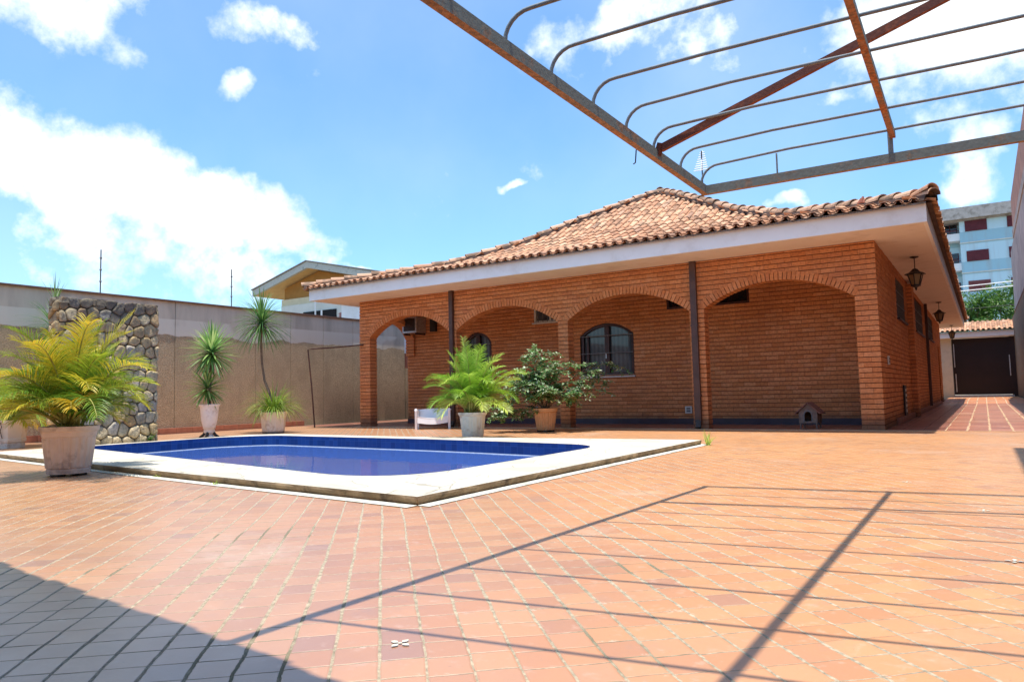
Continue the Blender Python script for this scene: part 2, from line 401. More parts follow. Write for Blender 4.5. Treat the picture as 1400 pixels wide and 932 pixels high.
def stone_mat():
    t = NT('rough_ochre_stone'); r1, r2 = t.rnd(); p = t.pos(); z = t.sep(p)[2]
    c = t.ramp(r1, [(0,(.54,.37,.17)),(.25,(.64,.47,.24)),(.5,(.52,.41,.25)),(.7,(.70,.55,.32)),(.85,(.54,.31,.12)),(1,(.57,.50,.38))])
    n = t.noise(p, 9, 6, .7)
    c = t.mix(t.maprange(n, .35, .7), c, t.mix(.6, c, (.13,.09,.055)))
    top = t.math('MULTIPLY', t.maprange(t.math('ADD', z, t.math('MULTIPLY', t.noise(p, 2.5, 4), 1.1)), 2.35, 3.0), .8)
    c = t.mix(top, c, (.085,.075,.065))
    return t.end(t.pbr(c, .85, t.bump(n, .03), .25))
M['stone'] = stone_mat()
M['stone_mortar'] = simple('stone_wall_mortar', (.26,.20,.14), .95, .3, 12)
M['ground'] = simple('bare_earth', (.22,.17,.12), .95, .2, .5)

# ------------------------------------------------------------------ brick work
BH = .0855; BL = .235
def brickwork(mb, x0, x1, z0, z1, holes, y0, y1, joint=.004, proud=.013, mi=(0,1)):
    """running bond between x0..x1; holes(z) -> list of open intervals; wall runs y0..y1 in depth"""
    row = 0; z = z0
    while z < z1-.01:
        zt = min(z+BH, z1); zm = (z+zt)/2
        iv = [(x0, x1)]
        for a, b in holes(zm):
            new = []
            for p, q in iv:
                if b <= p or a >= q: new.append((p, q)); continue
                if a > p: new.append((p, a))
                if b < q: new.append((b, q))
            iv = new
        for p, q in iv:
            if q-p < .02: continue
            e = min(.012, (q-p)*.2)
            mb.box((p+e, y0+proud, z), (q-e, y1-proud, zt), mi[1], (.5,.5))
            k = math.floor((p-(row % 2)*BL/2)/BL)+1
            cuts = [p]
            while True:
                c = k*BL+(row % 2)*BL/2; k += 1
                if c > q-.06: break
                if c > p+.06: cuts.append(c)
            cuts.append(q)
            for a2, b2 in zip(cuts, cuts[1:]):
                pr = R.uniform(-.003, .003); b3 = b2-joint if b2 < q else b2
                mb.box((a2, y0+pr, z+.0075+R.uniform(-.001,.001)), (b3, y1-pr, zt-.0075+R.uniform(-.001,.001)), mi[0])
        z += BH; row += 1

def arch_geo(xl, xr, zs, zc):
    h = (xr-xl)/2; r = zc-zs; Rr = (h*h+r*r)/(2*r); return (xl+xr)/2, zc-Rr, Rr
def arch_hole(xl, xr, zs, zc, ring=.15):
    cx, cz, Rr = arch_geo(xl, xr, zs, zc)
    def f(z):
        if z < zs-.02: return [(xl, xr)]
        Ro = Rr+ring-.01; d = z+(BH/2 if ring > .05 else -BH/2)-cz
        if d >= Ro: return []
        w = math.sqrt(Ro*Ro-d*d)
        ha = math.asin(min(1, (xr-xl)/2/Rr)); 
        w = min(w, (xr-xl)/2+ring*math.sin(ha))
        if ring > .05: w = min(w, (xr-xl)/2+max(0, z-BH/2-zs)*math.tan(ha))
        return [(cx-w, cx+w)]
    return f
def arch_ring(mb, xl, xr, zs, zc, y0, y1, ring=.15, bw=.072, mi=(0,1)):
    cx, cz, Rr = arch_geo(xl, xr, zs, zc)
    ha = math.asin(min(1, (xr-xl)/2/Rr)); n = max(6, int(round(2*ha*Rr/bw)))
    for k in range(n):
        a = -ha+2*ha*(k+.09)/n; b = -ha+2*ha*(k+.91)/n
        pts = [(cx+rr*math.sin(t), cz+rr*math.cos(t)) for rr, t in ((Rr, a), (Rr+ring, a), (Rr+ring, b), (Rr, b))]
        pr = R.uniform(-.003, .003)
        mb.prism(pts, y0-.009+pr, y1+.009-pr, mi[0])
    N = 40
    for k in range(N):
        a = -ha+2*ha*k/N; b = -ha+2*ha*(k+1)/N
        pts = [(cx+rr*math.sin(t), cz+rr*math.cos(t)) for rr, t in ((Rr+.012, a), (Rr+ring-.004, a), (Rr+ring-.004, b), (Rr+.012, b))]
        mb.prism(pts, y0+.011, y1-.011, mi[1], (.5,.5))

def arch_spandrel(mb, xl, xr, zs, zc, zbase, y0, y1):
    """cut bricks that close the courses against the curve of a small window arch"""
    cx, cz, Rr = arch_geo(xl, xr, zs, zc); hw = (xr-xl)/2
    k = int(zs/BH)-1
    while k*BH < zc+BH:
        z = k*BH; zt = z+BH; k += 1
        d = z-cz
        if z < zs-.02-BH/2 or d >= Rr: continue
        w = min(hw, math.sqrt(max(0, Rr*Rr-d*d))) if z > zs-.06 else hw
        def cw(q): return min(hw, math.sqrt(max(0, Rr*Rr-(q-cz)**2))) if q < zc else 0
        zz = [z+(zt-z)*i/5 for i in range(6)]
        for sg in (-1, 1):
            pts = [(cx+sg*cw(q), q) for q in zz]+[(cx+sg*(w+.001), zt)]+([(cx+sg*(w+.001), z)] if w-cw(z) > .002 else [])
            if w-cw(zt) < .004: continue
            mb.prism(pts, y0+.001, y1-.001, 0)

# ------------------------------------------------------------------ roof tiles
def roof_slope(mb, O, sdir, tdir, L, T, zp, clip0, clip1, res=1.0, pitch=.2, step=.36):
    """O eave start, s along the eave, t inward. zp(t) gives height. clip0/1: hip at that end"""
    O = V(O); sd = V(sdir); td = V(tdir)
    def Q(s, t, dz): 
        return O + sd*s + td*t + V((0,0,zp(max(t,-.2))-zp(0)+dz))
    ncol = int(L/pitch); nr = int(T/step)
    for k in range(ncol+1):
        for typ in (0, 1):
            s0 = k*pitch + (pitch/2 if typ else 0)
            for j in range(nr+1):
                t0 = j*step-.06; tm = t0+step*.5
                if clip0 and s0 < tm-.02: continue
                if clip1 and s0 > L-tm+.02: continue
                t1 = min(t0+step+.08, T)
                if t1-t0 < .1: continue
                js = R.uniform(-.005, .005); jt = R.uniform(-.014, .014); jz = R.uniform(-.003, .004); sk = R.uniform(-.006, .006)
                r = (R.random(), R.random())
                rows = []; n = 6 if typ == 0 else 4
                for (tt, lift, rad) in ((t0+jt, .024, .068), (t1+jt, .003, .058)):
                    row = []
                    for q in range(n+1):
                        a = PI*q/n
                        if typ == 0: row.append(Q(s0+js+(sk if tt > t0+.1 else 0)-rad*math.cos(a), tt, .018+lift+jz+rad*.66*math.sin(a)))
                        else: row.append(Q(s0+js-rad*math.cos(a), tt, .040+lift*.6+jz-rad*.60*math.sin(a)))
                    rows.append(row)
                mb.grid(rows, 0, r)
                # thickness at the lower end
                row2 = []
                for q in range(n+1):
                    a = PI*q/n; rad = .056
                    if typ == 0: row2.append(Q(s0+js-rad*math.cos(a), t0+jt, .018+.024+jz+rad*.66*math.sin(a)))
                    else: row2.append(Q(s0+js-.082*math.cos(a), t0+jt, .040+.014+jz-.080*.60*math.sin(a)))
                if typ == 0: mb.grid([row2, rows[0]], 0, r)
                elif j == 0: mb.grid([rows[0], row2], 0, r)
                if j == 0 and typ == 0:   # closed underside of first tiles
                    row3 = [Q(s0+js-.056*math.cos(PI*q/n), t0+jt+.3, .02+jz+.054*.66*math.sin(PI*q/n)) for q in range(n+1)]
                    mb.grid([row3, row2], 1, r)
    # underlay sheet
    NT_ = max(2, int(T/.4))
    for j in range(NT_):
        a = T*j/NT_; b = T*(j+1)/NT_
        a0 = a if clip0 else 0; b0 = b if clip0 else 0; a1 = L-a if clip1 else L; b1 = L-b if clip1 else L
        mb.face([Q(a0, a, -.02), Q(a1, a, -.02), Q(b1, b, -.02), Q(b0, b, -.02)], 2, (.5,.5))
def ridge_caps(mb, pts, rad=.105, length=.40):
    """half-round cap tiles along a polyline, each lapping over the one below it"""
    pts = [V(p) for p in pts]; seg = []; 
    for a, b in zip(pts, pts[1:]):
        n = max(1, int(round((b-a).length/length)))
        for k in range(n): seg.append((a.lerp(b, k/n), a.lerp(b, (k+1)/n)))
    for a, b in seg:
        t = (b-a).normalized(); s = t.cross(V((0,0,1))).normalized(); u = s.cross(t).normalized()
        a2 = a-t*.05; rows = []
        yaw = R.uniform(-.01,.01)
        for p, r_, lift in ((a2, rad*1.05, .030+R.uniform(-.004,.008)), (b, rad*.9, .0)):
            rows.append([p+s*(-r_*math.cos(PI*q/8)+yaw)+u*(r_*.9*math.sin(PI*q/8)+lift) for q in range(9)])
        rr = (R.random(), R.random())
        mb.grid(rows, 0, rr)
        inner = [p+(a-a2)*0+s*0 for p in rows[0]]
        r2 = [a2+s*(-rad*.95*math.cos(PI*q/8))+u*(rad*.75*math.sin(PI*q/8)+.03) for q in range(9)]
        mb.grid([r2, rows[0]], 0, rr)
        r3 = [a+t*.06+s*(-rad*.9*math.cos(PI*q/8))+u*(rad*.7*math.sin(PI*q/8)+.01) for q in range(9)]
        mb.grid([r3, r2], 1, rr)
        # bedding mortar
        mb.grid([[a-s*rad*1.15-u*.06, a-s*rad*.95+u*.02], [b-s*rad*1.15-u*.06, b-s*rad*.95+u*.02]], 1, rr)
        mb.grid([[a+s*rad*.95+u*.02, a+s*rad*1.15-u*.06], [b+s*rad*.95+u*.02, b+s*rad*1.15-u*.06]], 1, rr)
# ================================================================== SETTING
def sheet(name, outer, holes, z, mat):
    polys = [[V((x, y, 0)) for x, y in outer]] + [[V((x, y, 0)) for x, y in h] for h in holes]
    flat = [p for q in polys for p in q]
    tris = tessellate_polygon(polys)
    me = bpy.data.meshes.new(name)
    fs = []
    for t in tris:
        a, b, c = (flat[i] for i in t)
        fs.append(t if (b-a).cross(c-a).z > 0 else t[::-1])
    me.from_pydata([(p.x, p.y, z) for p in flat], [], fs); me.materials.append(mat)
    o = bpy.data.objects.new(name, me); C.objects.link(o); return o

DECK = [(-3.17,3.70),(-3.17,9.42),(-3.3,9.46),(-8.0,9.12),(-11.25,9.28),(-11.80,8.9),(-11.93,6.6),(-11.93,4.62),(-9.55,4.34),(-6.07,3.97)]
# pool outline with rounded corners
def rounded(pts, rads, n=10):
    out = []
    m = len(pts)
    for i in range(m):
        a = V((*pts[i-1], 0)); b = V((*pts[i], 0)); c = V((*pts[(i+1) % m], 0)); r = rads[i]
        u = (a-b).normalized(); w = (c-b).normalized()
        p0 = b+u*r; p2 = b+w*r
        for k in range(n+1):
            s = k/n; q = p0*(1-s)**2+b*2*s*(1-s)+p2*s*s
            out.append((q.x, q.y))
    return out
POOL = rounded([(-3.98,4.30),(-3.98,8.22),(-6.9,8.62),(-11.05,8.84),(-11.62,8.1),(-11.66,5.72)], [1.0,.65,.6,.35,.3,.3])
HOLE = [(-3.4,3.95),(-3.4,9.1),(-11.75,8.99),(-11.75,4.9)]
struct(sheet('ground', [(-400,-400),(500,-400),(500,600),(-400,600)], [HOLE[::-1]], -.02, M['ground']))
patio = sheet('patio', [(-15.32,-6),(3.2,-6),(3.2,13.02),(-15.32,13.02)], [HOLE[::-1]], 0, M['patio']); struct(patio)
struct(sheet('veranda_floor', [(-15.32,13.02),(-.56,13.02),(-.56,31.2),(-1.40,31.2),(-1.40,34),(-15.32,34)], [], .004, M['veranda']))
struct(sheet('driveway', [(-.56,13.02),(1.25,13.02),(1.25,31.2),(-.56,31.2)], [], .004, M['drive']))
mb = MB(); mb.face([(-1.40,31.2,.004),(1.25,31.2,.004),(1.25,33.2,.10),(-1.40,33.2,.10)]); mb.face([(-1.40,33.2,.10),(1.25,33.2,.10),(1.25,46,.10),(-1.40,46,.10)])
struct(mb.build('driveway_ramp', M['ramp']))
# pale threshold line where the driveway starts
mb = MB(); mb.box((-13.1,13.0,.0),(1.25,13.035,.010)); struct(mb.build('threshold_strip', simple('threshold_mortar', (.58,.40,.24), .8, .1, 6)))
# small flower inlays set in single tiles
mb = MB()
for x, y in ((-1.475,1.637),(-.046,4.949),(-.527,6.171),(.06,3.6)):
    a = math.radians(43+45)
    for k in range(4):
        b = a+k*PI/2; u = V((math.cos(b), math.sin(b), 0)); w = V((-u.y, u.x, 0)); o = V((x, y, .004))
        mb.face([o+u*.008, o+u*.018+w*.009, o+u*.028+w*.007, o+u*.036, o+u*.028-w*.007, o+u*.018-w*.009])
    mb.face([V((x, y, .0045))+V((math.cos(q*PI/3), math.sin(q*PI/3), 0))*.006 for q in range(6)])
mb.build('flower_inlay', simple('inlay_stone', (.62,.60,.48), .5, .2, 60), patio)

# pool
deck = MB()
n = len(DECK)
me = sheet('pool_deck', DECK, [POOL[::-1]], .062, M['deck']); struct(me)
for i in range(n):
    a, b = DECK[i], DECK[(i+1) % n]
    L = math.dist(a, b); k = max(1, int(L/.12)); rows = [[], [], []]
    nx, ny = (b[1]-a[1])/L, -(b[0]-a[0])/L
    sgn = 1 if (nx*((a[0]+b[0])/2+7.5)+ny*((a[1]+b[1])/2-6.5)) > 0 else -1
    for j in range(k+1):
        s = j/k; x = a[0]+(b[0]-a[0])*s; y = a[1]+(b[1]-a[1])*s
        e = R.uniform(-.004, .006) if 0 < j < k else 0
        rows[0].append((x, y, .0615)); rows[1].append((x+nx*sgn*e, y+ny*sgn*e, .045)); rows[2].append((x-nx*sgn*.02, y-ny*sgn*.02, .0))
    deck.grid(rows, 0)
    deck.face([(a[0],a[1],.006),(b[0],b[1],.006),(b[0]+nx*sgn*.10,b[1]+ny*sgn*.10,.005),(a[0]+nx*sgn*.10,a[1]+ny*sgn*.10,.005)], 1)
struct(deck.build('pool_deck_edge', [M['deck_side'], M['deck_skirt']]))
m = MB()
pc = [(x, y) for x, y in POOL]
m.grid([[(x, y, .064) for x, y in pc], [(x, y, -.02) for x, y in pc]], 1, closed=True)
m.grid([[(x, y, -.02) for x, y in pc], [(x, y, -1.3) for x, y in pc]], 0, closed=True)
cx = sum(p[0] for p in pc)/len(pc); cy = sum(p[1] for p in pc)/len(pc)
for i in range(len(pc)):
    a, b = pc[i], pc[(i+1) % len(pc)]; m.face([(a[0],a[1],-1.3),(b[0],b[1],-1.3),(cx,cy,-1.3)])
# two small white step hooks on the far rim are part of the tiled basin rim
struct(m.build('pool_basin', [M['pool'], M['pool']]))
wsh = sheet('pool_water', POOL, [], -.115, M['water']); struct(wsh)
# white waterline bead round the basin
m = MB(); m.tube([(cx+(x-cx)*.997, cy+(y-cy)*.997, -.112) for x, y in pc+pc[:1]], .006, 5, cap=False)
struct(m.build('pool_waterline_bead', simple('waterline_scale', (.6,.66,.72), .5, .1, 10)))

# ================================================================== THE HOUSE
HX0, HX1, HY = -13.13, -1.39, 13.19
house = thing('brick_house', 'single storey red brick house with an arched veranda and a clay tiled hip roof', 'house', (-7.3,13.2,0), world=True)
arches = [(-12.78,-10.28,2.20,2.66),(-10.07,-7.40,2.20,2.645),(-7.17,-4.57,2.20,2.645),(-4.29,-1.73,2.22,2.62)]
hf = [arch_hole(*a) for a in arches]
m = MB()
brickwork(m, HX0, HX1, 0, 3.12, lambda z: sum((f(z) for f in hf), []), HY, HY+.25)
for a in arches: arch_ring(m, *a, HY, HY+.25)
bw = [M['brick'], M['mortar']]
m.build('arcade_wall', bw, house)
# right side wall (outer face x = HX1), local x runs along world +Y, local y runs inward (-X)
side_holes = [(16.4,18.3,2.08,2.92),(20.9,23.9,2.10,2.95),(26.3,28.7,2.18,2.92),(31.3,32.3,0,2.12)]
frs = frameZ((HX1,0,0), (0,1,0), (-1,0,0))
m = MB(frs)
def sh(z): return [(a, b) for a, b, z0, z1 in side_holes if z0 < z < z1]
brickwork(m, HY+.262, 33.7, 0, 3.12, sh, 0, .2)
m.build('side_wall', bw, house)
m = MB(frs); brickwork(m, 18.75, 19.35, 0, 3.03, lambda z: [], -.12, -.002); m.build('pilaster', bw, house)
m = MB(frs); m.box((HY+1.9,-.05,0),(31.25,-.004,.11)); m.box((32.35,-.05,0),(33.7,-.004,.11)); m.build('wall_skirting', M['kerb'], house)
# veranda back wall
bh = []
ah1 = arch_hole(-7.83,-6.50,2.02,2.28,ring=.0); ah2 = arch_hole(-11.2,-10.35,2.02,2.30,ring=.0)
def bholes(z):
    o = []
    if z > 1.07: o += ah1(z); o += ah2(z)
    if 2.47 < z < 2.86: o.append((-5.7,-3.93))
    if 2.42 < z < 2.82: o.append((-9.08,-8.2))
    return o
m = MB(); brickwork(m, HX0, HX1-.22, 0, 3.12, bholes, 15.0, 15.15)
arch_spandrel(m, -7.83,-6.50,2.02,2.28, 0, 15.0, 15.14); arch_spandrel(m, -11.2,-10.35,2.02,2.30, 0, 15.0, 15.14)
m.build('back_wall', bw, house)
m = MB(); m.box((HX0+.02,14.955,.004),(HX1-.23,14.985,.12)); m.build('dark_skirting', M['skirt'], house)
# left side wall of the veranda with its own arch
frl = frameZ((HX0,0,0), (0,1,0), (1,0,0))
m = MB(frl); la = (13.46,14.93,2.25,2.68)
hl = arch_hole(*la, ring=.12)
brickwork(m, HY+.262, 14.985, 1.8, 3.12, lambda z: hl(z), 0, .28)
arch_ring(m, *la, 0, .28, ring=.12)
m.build('veranda_end_wall', bw, house)
# body of the house behind (rear rooms)
m = MB(); m.box((HX0,15.16,0),(HX0+.2,33.7,3.12)); m.box((HX0,33.5,0),(HX1,33.7,3.12)); m.build('rear_wall', M['cream_wall'], house)
# interior dark lining behind the windows
m = MB(); m.box((HX0+.25,15.30,0),(HX1-.25,15.33,3.11)); m.box((HX1-.36,15.3,0),(HX1-.33,33.4,3.11)); m.build('room_lining', M['curtain'], house)
# soffit and fascia
EX0, EX1, EY0, EY1 = -13.84, -.57, 12.215, 36.1
m = MB(); m.face([(EX0,EY0,3.12),(EX0,EY1,3.12),(EX1,EY1,3.12),(EX1,EY0,3.12)]); m.face([(EX0,EY0,3.14),(EX1,EY0,3.14),(EX1,EY1,3.14),(EX0,EY1,3.14)])
m.build('soffit', M['soffit'], house)
m = MB()
m.box((EX0,EY0-.03,3.117),(EX1,EY0+.02,3.415)); m.box((EX1-.05,EY0+.022,3.117),(EX1,EY1,3.415)); m.box((EX0,EY0+.022,3.117),(EX0+.05,EY1,3.415)); m.box((EX0+.052,EY1-.05,3.117),(EX1-.052,EY1,3.415))
m.build('fascia', M['white'], house)
# roof with its traditional flare
prof = [(-.3,3.44),(0,3.49),(.5,3.62),(.95,3.72),(1.95,3.96),(2.6,4.14),(3.2,4.40),(4,4.75),(4.8,5.22),(5.6,5.66),(6.2,5.98),(6.75,6.25),(7.2,6.42)]
def zp(t):
    for (a, za), (b, zb) in zip(prof, prof[1:]):
        if t <= b: return za+(zb-za)*(t-a)/(b-a)
    return prof[-1][1]
TX0, TX1, TY0, TY1 = -13.92, -.49, 12.10, 36.2
T = (TX1-TX0)/2
m = MB(); tm = [M['tile'], M['tile_edge'], M['roof_under']]
z0 = zp(0)-.10
roof_slope(m, (TX0,TY0,z0), (1,0,0), (0,1,0), TX1-TX0, T, zp, True, True)
roof = m.build('roof', tm, house)
m = MB(); roof_slope(m, (TX1,TY0,z0), (0,1,0), (-1,0,0), TY1-TY0, T, zp, True, True); m.build('roof', tm, house)
m = MB(); roof_slope(m, (TX0,TY0,z0), (0,1,0), (1,0,0), TY1-TY0, T, zp, True, True); m.build('roof', tm, house)
m = MB(); roof_slope(m, (TX0,TY1,z0), (1,0,0), (0,-1,0), TX1-TX0, T, zp, True, True); m.build('roof', tm, house)
m = MB()
ts = [.0,.5,.95,1.95,2.6,3.2,4,4.8,5.6,6.2,T]
for c0, dx, dy in (((TX0,TY0),1,1),((TX1,TY0),-1,1),((TX0,TY1),1,-1),((TX1,TY1),-1,-1)):
    ridge_caps(m, [(c0[0]+dx*t, c0[1]+dy*t, zp(t)-.03) for t in ts])
ridge_caps(m, [(TX0+T, TY0+T, zp(T)-.03), (TX0+T, TY1-T, zp(T)-.03)])
m.build('ridge_tiles', [M['tile_cap'], M['roof_under']], house)
# upturned corner tile and a broken tile on the eave
m = MB()
def arc_tile(m, a, b, r0, r1, mi=0, seg=8, th=.014):
    a = V(a); b = V(b); t = (b-a).normalized(); s = t.cross(V((0,0,1))).normalized(); u = s.cross(t)
    rr = (R.random(), R.random())
    def row(p, r): return [p+s*(-r*math.cos(PI*q/seg))+u*(r*.9*math.sin(PI*q/seg)) for q in range(seg+1)]
    A, B, A2, B2 = row(a, r0), row(b, r1), row(a, r0-th), row(b, r1-th)
    m.grid([A, B], mi, rr); m.grid([B2, A2], mi, rr); m.grid([A2, A], mi, rr); m.grid([B, B2], mi, rr)
arc_tile(m, (TX1+.03,TY0-.05,3.56), (TX1-.34,TY0+.32,3.50), .105, .085)
m.build('corner_tile', [M['tile'], M['tile_edge']], house); m = MB()
for k in range(5):
    x = -1.47+k*.02; m.bar((x,12.16,3.53),(x+R.uniform(-.05,.03),12.2,3.53+R.uniform(.05,.12)),.03,.015,1)
m.build('broken_tile', [M['tile_cap'], M['tile_edge']], house)
# front windows
def arch_pts(xl, xr, z0, zs, zc, n=14):
    cx_, cz_, Rr = arch_geo(xl, xr, zs, zc); ha = math.asin((xr-xl)/2/Rr)
    return [(xl, z0), (xr, z0)]+[(cx_+Rr*math.sin(t), cz_+Rr*math.cos(t)) for t in [ha-2*ha*k/n for k in range(n+1)]]
def arched_window(xl, xr, z0, zs, zc, y):
    p = arch_pts(xl, xr, z0, zs, zc); w = .07
    q = arch_pts(xl+w, xr-w, z0+w, zs, zc-w*.9)
    m = MB(); r = (.5,.5)
    for i in range(len(p)):
        j = (i+1) % len(p)
        a, b, c, d = p[i], p[j], q[j], q[i]
        m.face([(a[0],y,a[1]),(b[0],y,b[1]),(c[0],y,c[1]),(d[0],y,d[1])]); m.face([(d[0],y,d[1]),(c[0],y,c[1]),(c[0],y+.06,c[1]),(d[0],y+.06,d[1])])
        m.face([(a[0],y-.02,a[1]),(b[0],y-.02,b[1]),(b[0],y,b[1]),(a[0],y,a[1])])
        # reveal cloak against the brick courses
        m.face([(a[0],y-.04,a[1]),(b[0],y-.04,b[1]),(b[0]*1+(0),y+.08,b[1]),(a[0],y+.08,a[1])])
    xm = (xl+xr)/2
    m.box((xm-.055,y-.01,z0+w),(xm+.055,y+.05,zc-w)); m.box((xl+.14,y+.01,z0+w),(xl+.19,y+.05,zs))
    win = m.build('window', M['dark_wood'], house)
    g = MB(); g.prism([(a, b) for a, b in q], y+.062, y+.07); g.build('pane', M['pane'], win)
    s = MB(); k = 0
    n = int((xr-xl)/.105)
    for i in range(1, n):
        x = xl+(xr-xl)*i/n; zt = zs-.02
        s.bar((x, y-.045, z0+.02), (x, y-.045, zt), .009, .009)
    for z in (z0+.03, z0+(zs-z0)*.55, zs-.03): s.bar((xl+.01, y-.052, z), (xr-.01, y-.052, z), .012, .018)
    s.build('grille', M['grille'], win)
    s = MB(); s.box((xl-.02,y-.09,z0-.035),(xr+.03,y+.02,z0-.005)); s.build('sill', M['sill'], win)
    h = MB(); h.box((xm-.03,y-.03,z0+.40),(xm-.01,y-.012,z0+.52)); h.build('handle', M['galv'], win)
arched_window(-7.83,-6.50,1.08,2.03,2.28,15.03)
arched_window(-11.2,-10.35,1.08,2.03,2.30,15.03)
def slot_window(fr, x0, x1, z0, z1, d=.06, bars=8, horiz=2, frame='dark_wood', sill=None, round_=0, pane='glass_dark'):
    m = MB(fr); w = .045
    m.box((x0,d-.05,z0),(x0+w,d+.02,z1)); m.box((x1-w,d-.05,z0),(x1,d+.02,z1)); m.box((x0+w,d-.05,z0),(x1-w,d+.02,z0+w)); m.box((x0+w,d-.05,z1-w),(x1-w,d+.02,z1))
    m.box(((x0+x1)/2-.02,d-.045,z0+w),((x0+x1)/2+.02,d+.015,z1-w))
    if round_:
        for sx in (x0, x1):
            sg = 1 if sx == x0 else -1
            m.prism([(sx, z0), (sx+sg*round_, z0), (sx+sg*round_*.3, z0+round_*.3), (sx, z0+round_)], d-.055, d-.03)
    win = m.build('window', M[frame], house)
    g = MB(fr); g.box((x0+.02,d+.022,z0+.02),(x1-.02,d+.03,z1-.02)); g.build('pane', M[pane], win)
    if bars:
        s = MB(fr)
        for i in range(1, bars): x = x0+(x1-x0)*i/bars; s.box((x-.005,d-.065,z0+.01),(x+.005,d-.055,z1-.01))
        for i in range(horiz): z = z0+(z1-z0)*(i+1)/(horiz+1); s.box((x0,d-.072,z-.007),(x1,d-.066,z+.007))
        s.build('grille', M['grille'], win)
    if sill: s = MB(fr); s.box((x0-.03,d-.12,z0-.035),(x1+.03,d,z0-.003)); s.build('sill', M[sill], win)
fb = frameZ((0,15.0,0), (1,0,0), (0,1,0))
slot_window(fb, -5.7,-3.93,2.475,2.86, bars=0, round_=.1)
slot_window(fb, -9.08,-8.2,2.425,2.82, bars=7, horiz=0, frame='sill', sill='sill', pane='curtain')
for a, b, c, d in side_holes[:3]: slot_window(frs, a, b, c, d, d=.07, bars=int((b-a)/.14), horiz=2, sill='dark_wood')
m = MB(frs); m.box((31.32,.05,.02),(32.28,.09,2.10)); dr = m.build('door', M['dark_wood'], house)
m = MB(frs); m.box((31.42,.02,1.0),(31.52,.05,1.04)); m.build('handle', M['galv'], dr)
# down pipes
def downpipe(x, y, z0, z1, w=.10):
    m = MB(); m.box((x-w/2,y-.085,z0),(x+w/2,y-.012,z1))
    for z in (.6,1.9): m.box((x-w/2-.012,y-.09,z),(x+w/2+.012,y-.006,z+.03))
    p = m.build('down_pipe', M['brown'], house)
    s = MB(); s.bar((x,y-.05,z0+.03),(x+.02,y-.14,.02),.09,.08); s.build('pipe_shoe', M['black'], p)
downpipe(-10.17, HY, .10, 3.117); downpipe(-4.46, HY, .12, 3.117, .115)
m = MB(frs); m.box((24.7,-.085,.1),(24.80,-.012,3.117)); m.build('down_pipe', M['brown'], house)
# sockets and wall plates
def plate(fr, x, z, w=.14, h=.16):
    m = MB(fr); m.box((x-w/2,-.03,z-h/2),(x+w/2,-.008,z+h/2)); p = m.build('outlet_plate', M['outlet'], house)
    s = MB(fr); s.box((x-w*.28,-.036,z-h*.3),(x+w*.28,-.031,z-.005)); s.box((x-w*.28,-.036,z+.01),(x+w*.28,-.031,z+h*.3)); s.build('outlet_cover', M['grille'], p)
plate(fb, -5.29, .305, .15, .15); plate(fb, -9.08, .33, .13, .15); plate(frs, 14.15, 1.16, .16, .15)
m = MB(frs); m.box((16.55,-.035,.12),(17.0,-.012,.72))
vp = m.build('wall_vent', M['black'], house)
m = MB(frs)
for k in range(5): m.box((16.7,-.045,.18+k*.105),(16.86,-.036,.23+k*.105))
m.build('vent_block', M['outlet'], vp)
m = MB(); m.tube([(-13.25,13.35,3.0),(-13.2,13.3,2.95),(-13.14,13.3,2.93)],.012,6); m.build('wall_hook', M['rust_pipe'], house)
# air conditioner, lanterns, antenna
ac = thing('air_conditioner', 'boxy window air conditioner projecting high on the brick veranda wall', 'air conditioner', (-12.62,14.72,2.42), world=True)
m = MB(); m.box((-12.95,14.60,2.40),(-12.47,14.99,2.82)); m.build('casing', M['galv'], ac)
m = MB(); m.box((-12.90,14.585,2.445),(-12.52,14.60,2.775)); g = m.build('grille', M['black'], ac)
m = MB()
for k in range(9): m.box((-12.89,14.578,2.47+k*.035),(-12.53,14.586,2.477+k*.035))
m.box((-12.75,14.575,2.60),(-12.67,14.58,2.62)); m.build('grille_bar', M['brown'], g)
for xb in (-12.93,-12.53): m = MB(); m.box((xb,14.62,2.345),(xb+.04,14.99,2.395)); m.build('bracket', M['rust_pipe'], ac)
m = MB(); m.box((-12.26,14.90,2.42),(-12.08,14.99,2.80)); m.build('side_panel', M['black'], ac)

def lantern():
    t = thing('lantern', 'wrought metal lantern hanging from the side soffit, nearest of the three to the front corner', 'lantern', (-.97,15.44,3.12), group='lanterns along the driveway')
    m = MB(); m.lathe([(.075,-.0),(.075,-.015),(.03,-.03),(.01,-.035)],seg=16); m.tube([(0,0,-.03),(0,0,-.24)],.008,6)
    m.build('hanging_rod', M['black'], t)
    m = MB(); m.lathe([(.012,-.22),(.05,-.235),(.055,-.25),(.10,-.29),(.185,-.325),(.19,-.335),(.12,-.335)],seg=6); m.build('hood', M['black'], t, False)
    m = MB()
    for k in range(6):
        a = PI/3*k; m.bar((.135*math.cos(a),.135*math.sin(a),-.335),(.075*math.cos(a),.075*math.sin(a),-.54),.014,.014)
    m.lathe([(.085,-.53),(.09,-.55),(.05,-.57),(.02,-.585),(.022,-.61),(.004,-.64)],seg=6); m.build('cage', M['black'], t)
    m = MB(); m.lathe([(.115,-.338),(.068,-.53)],seg=6); m.build('lamp_glass', M['lamp_glass'], t)
    return t
l0 = lantern(); l0.rotation_euler.z = .4
dup(l0, (-.99,24.5,3.12), 'wrought metal lantern hanging midway along the side soffit above the second window')
dup(l0, (-1.0,34.6,3.12), 'small dark lantern hanging at the far end beside the driveway gate', scale=.95)

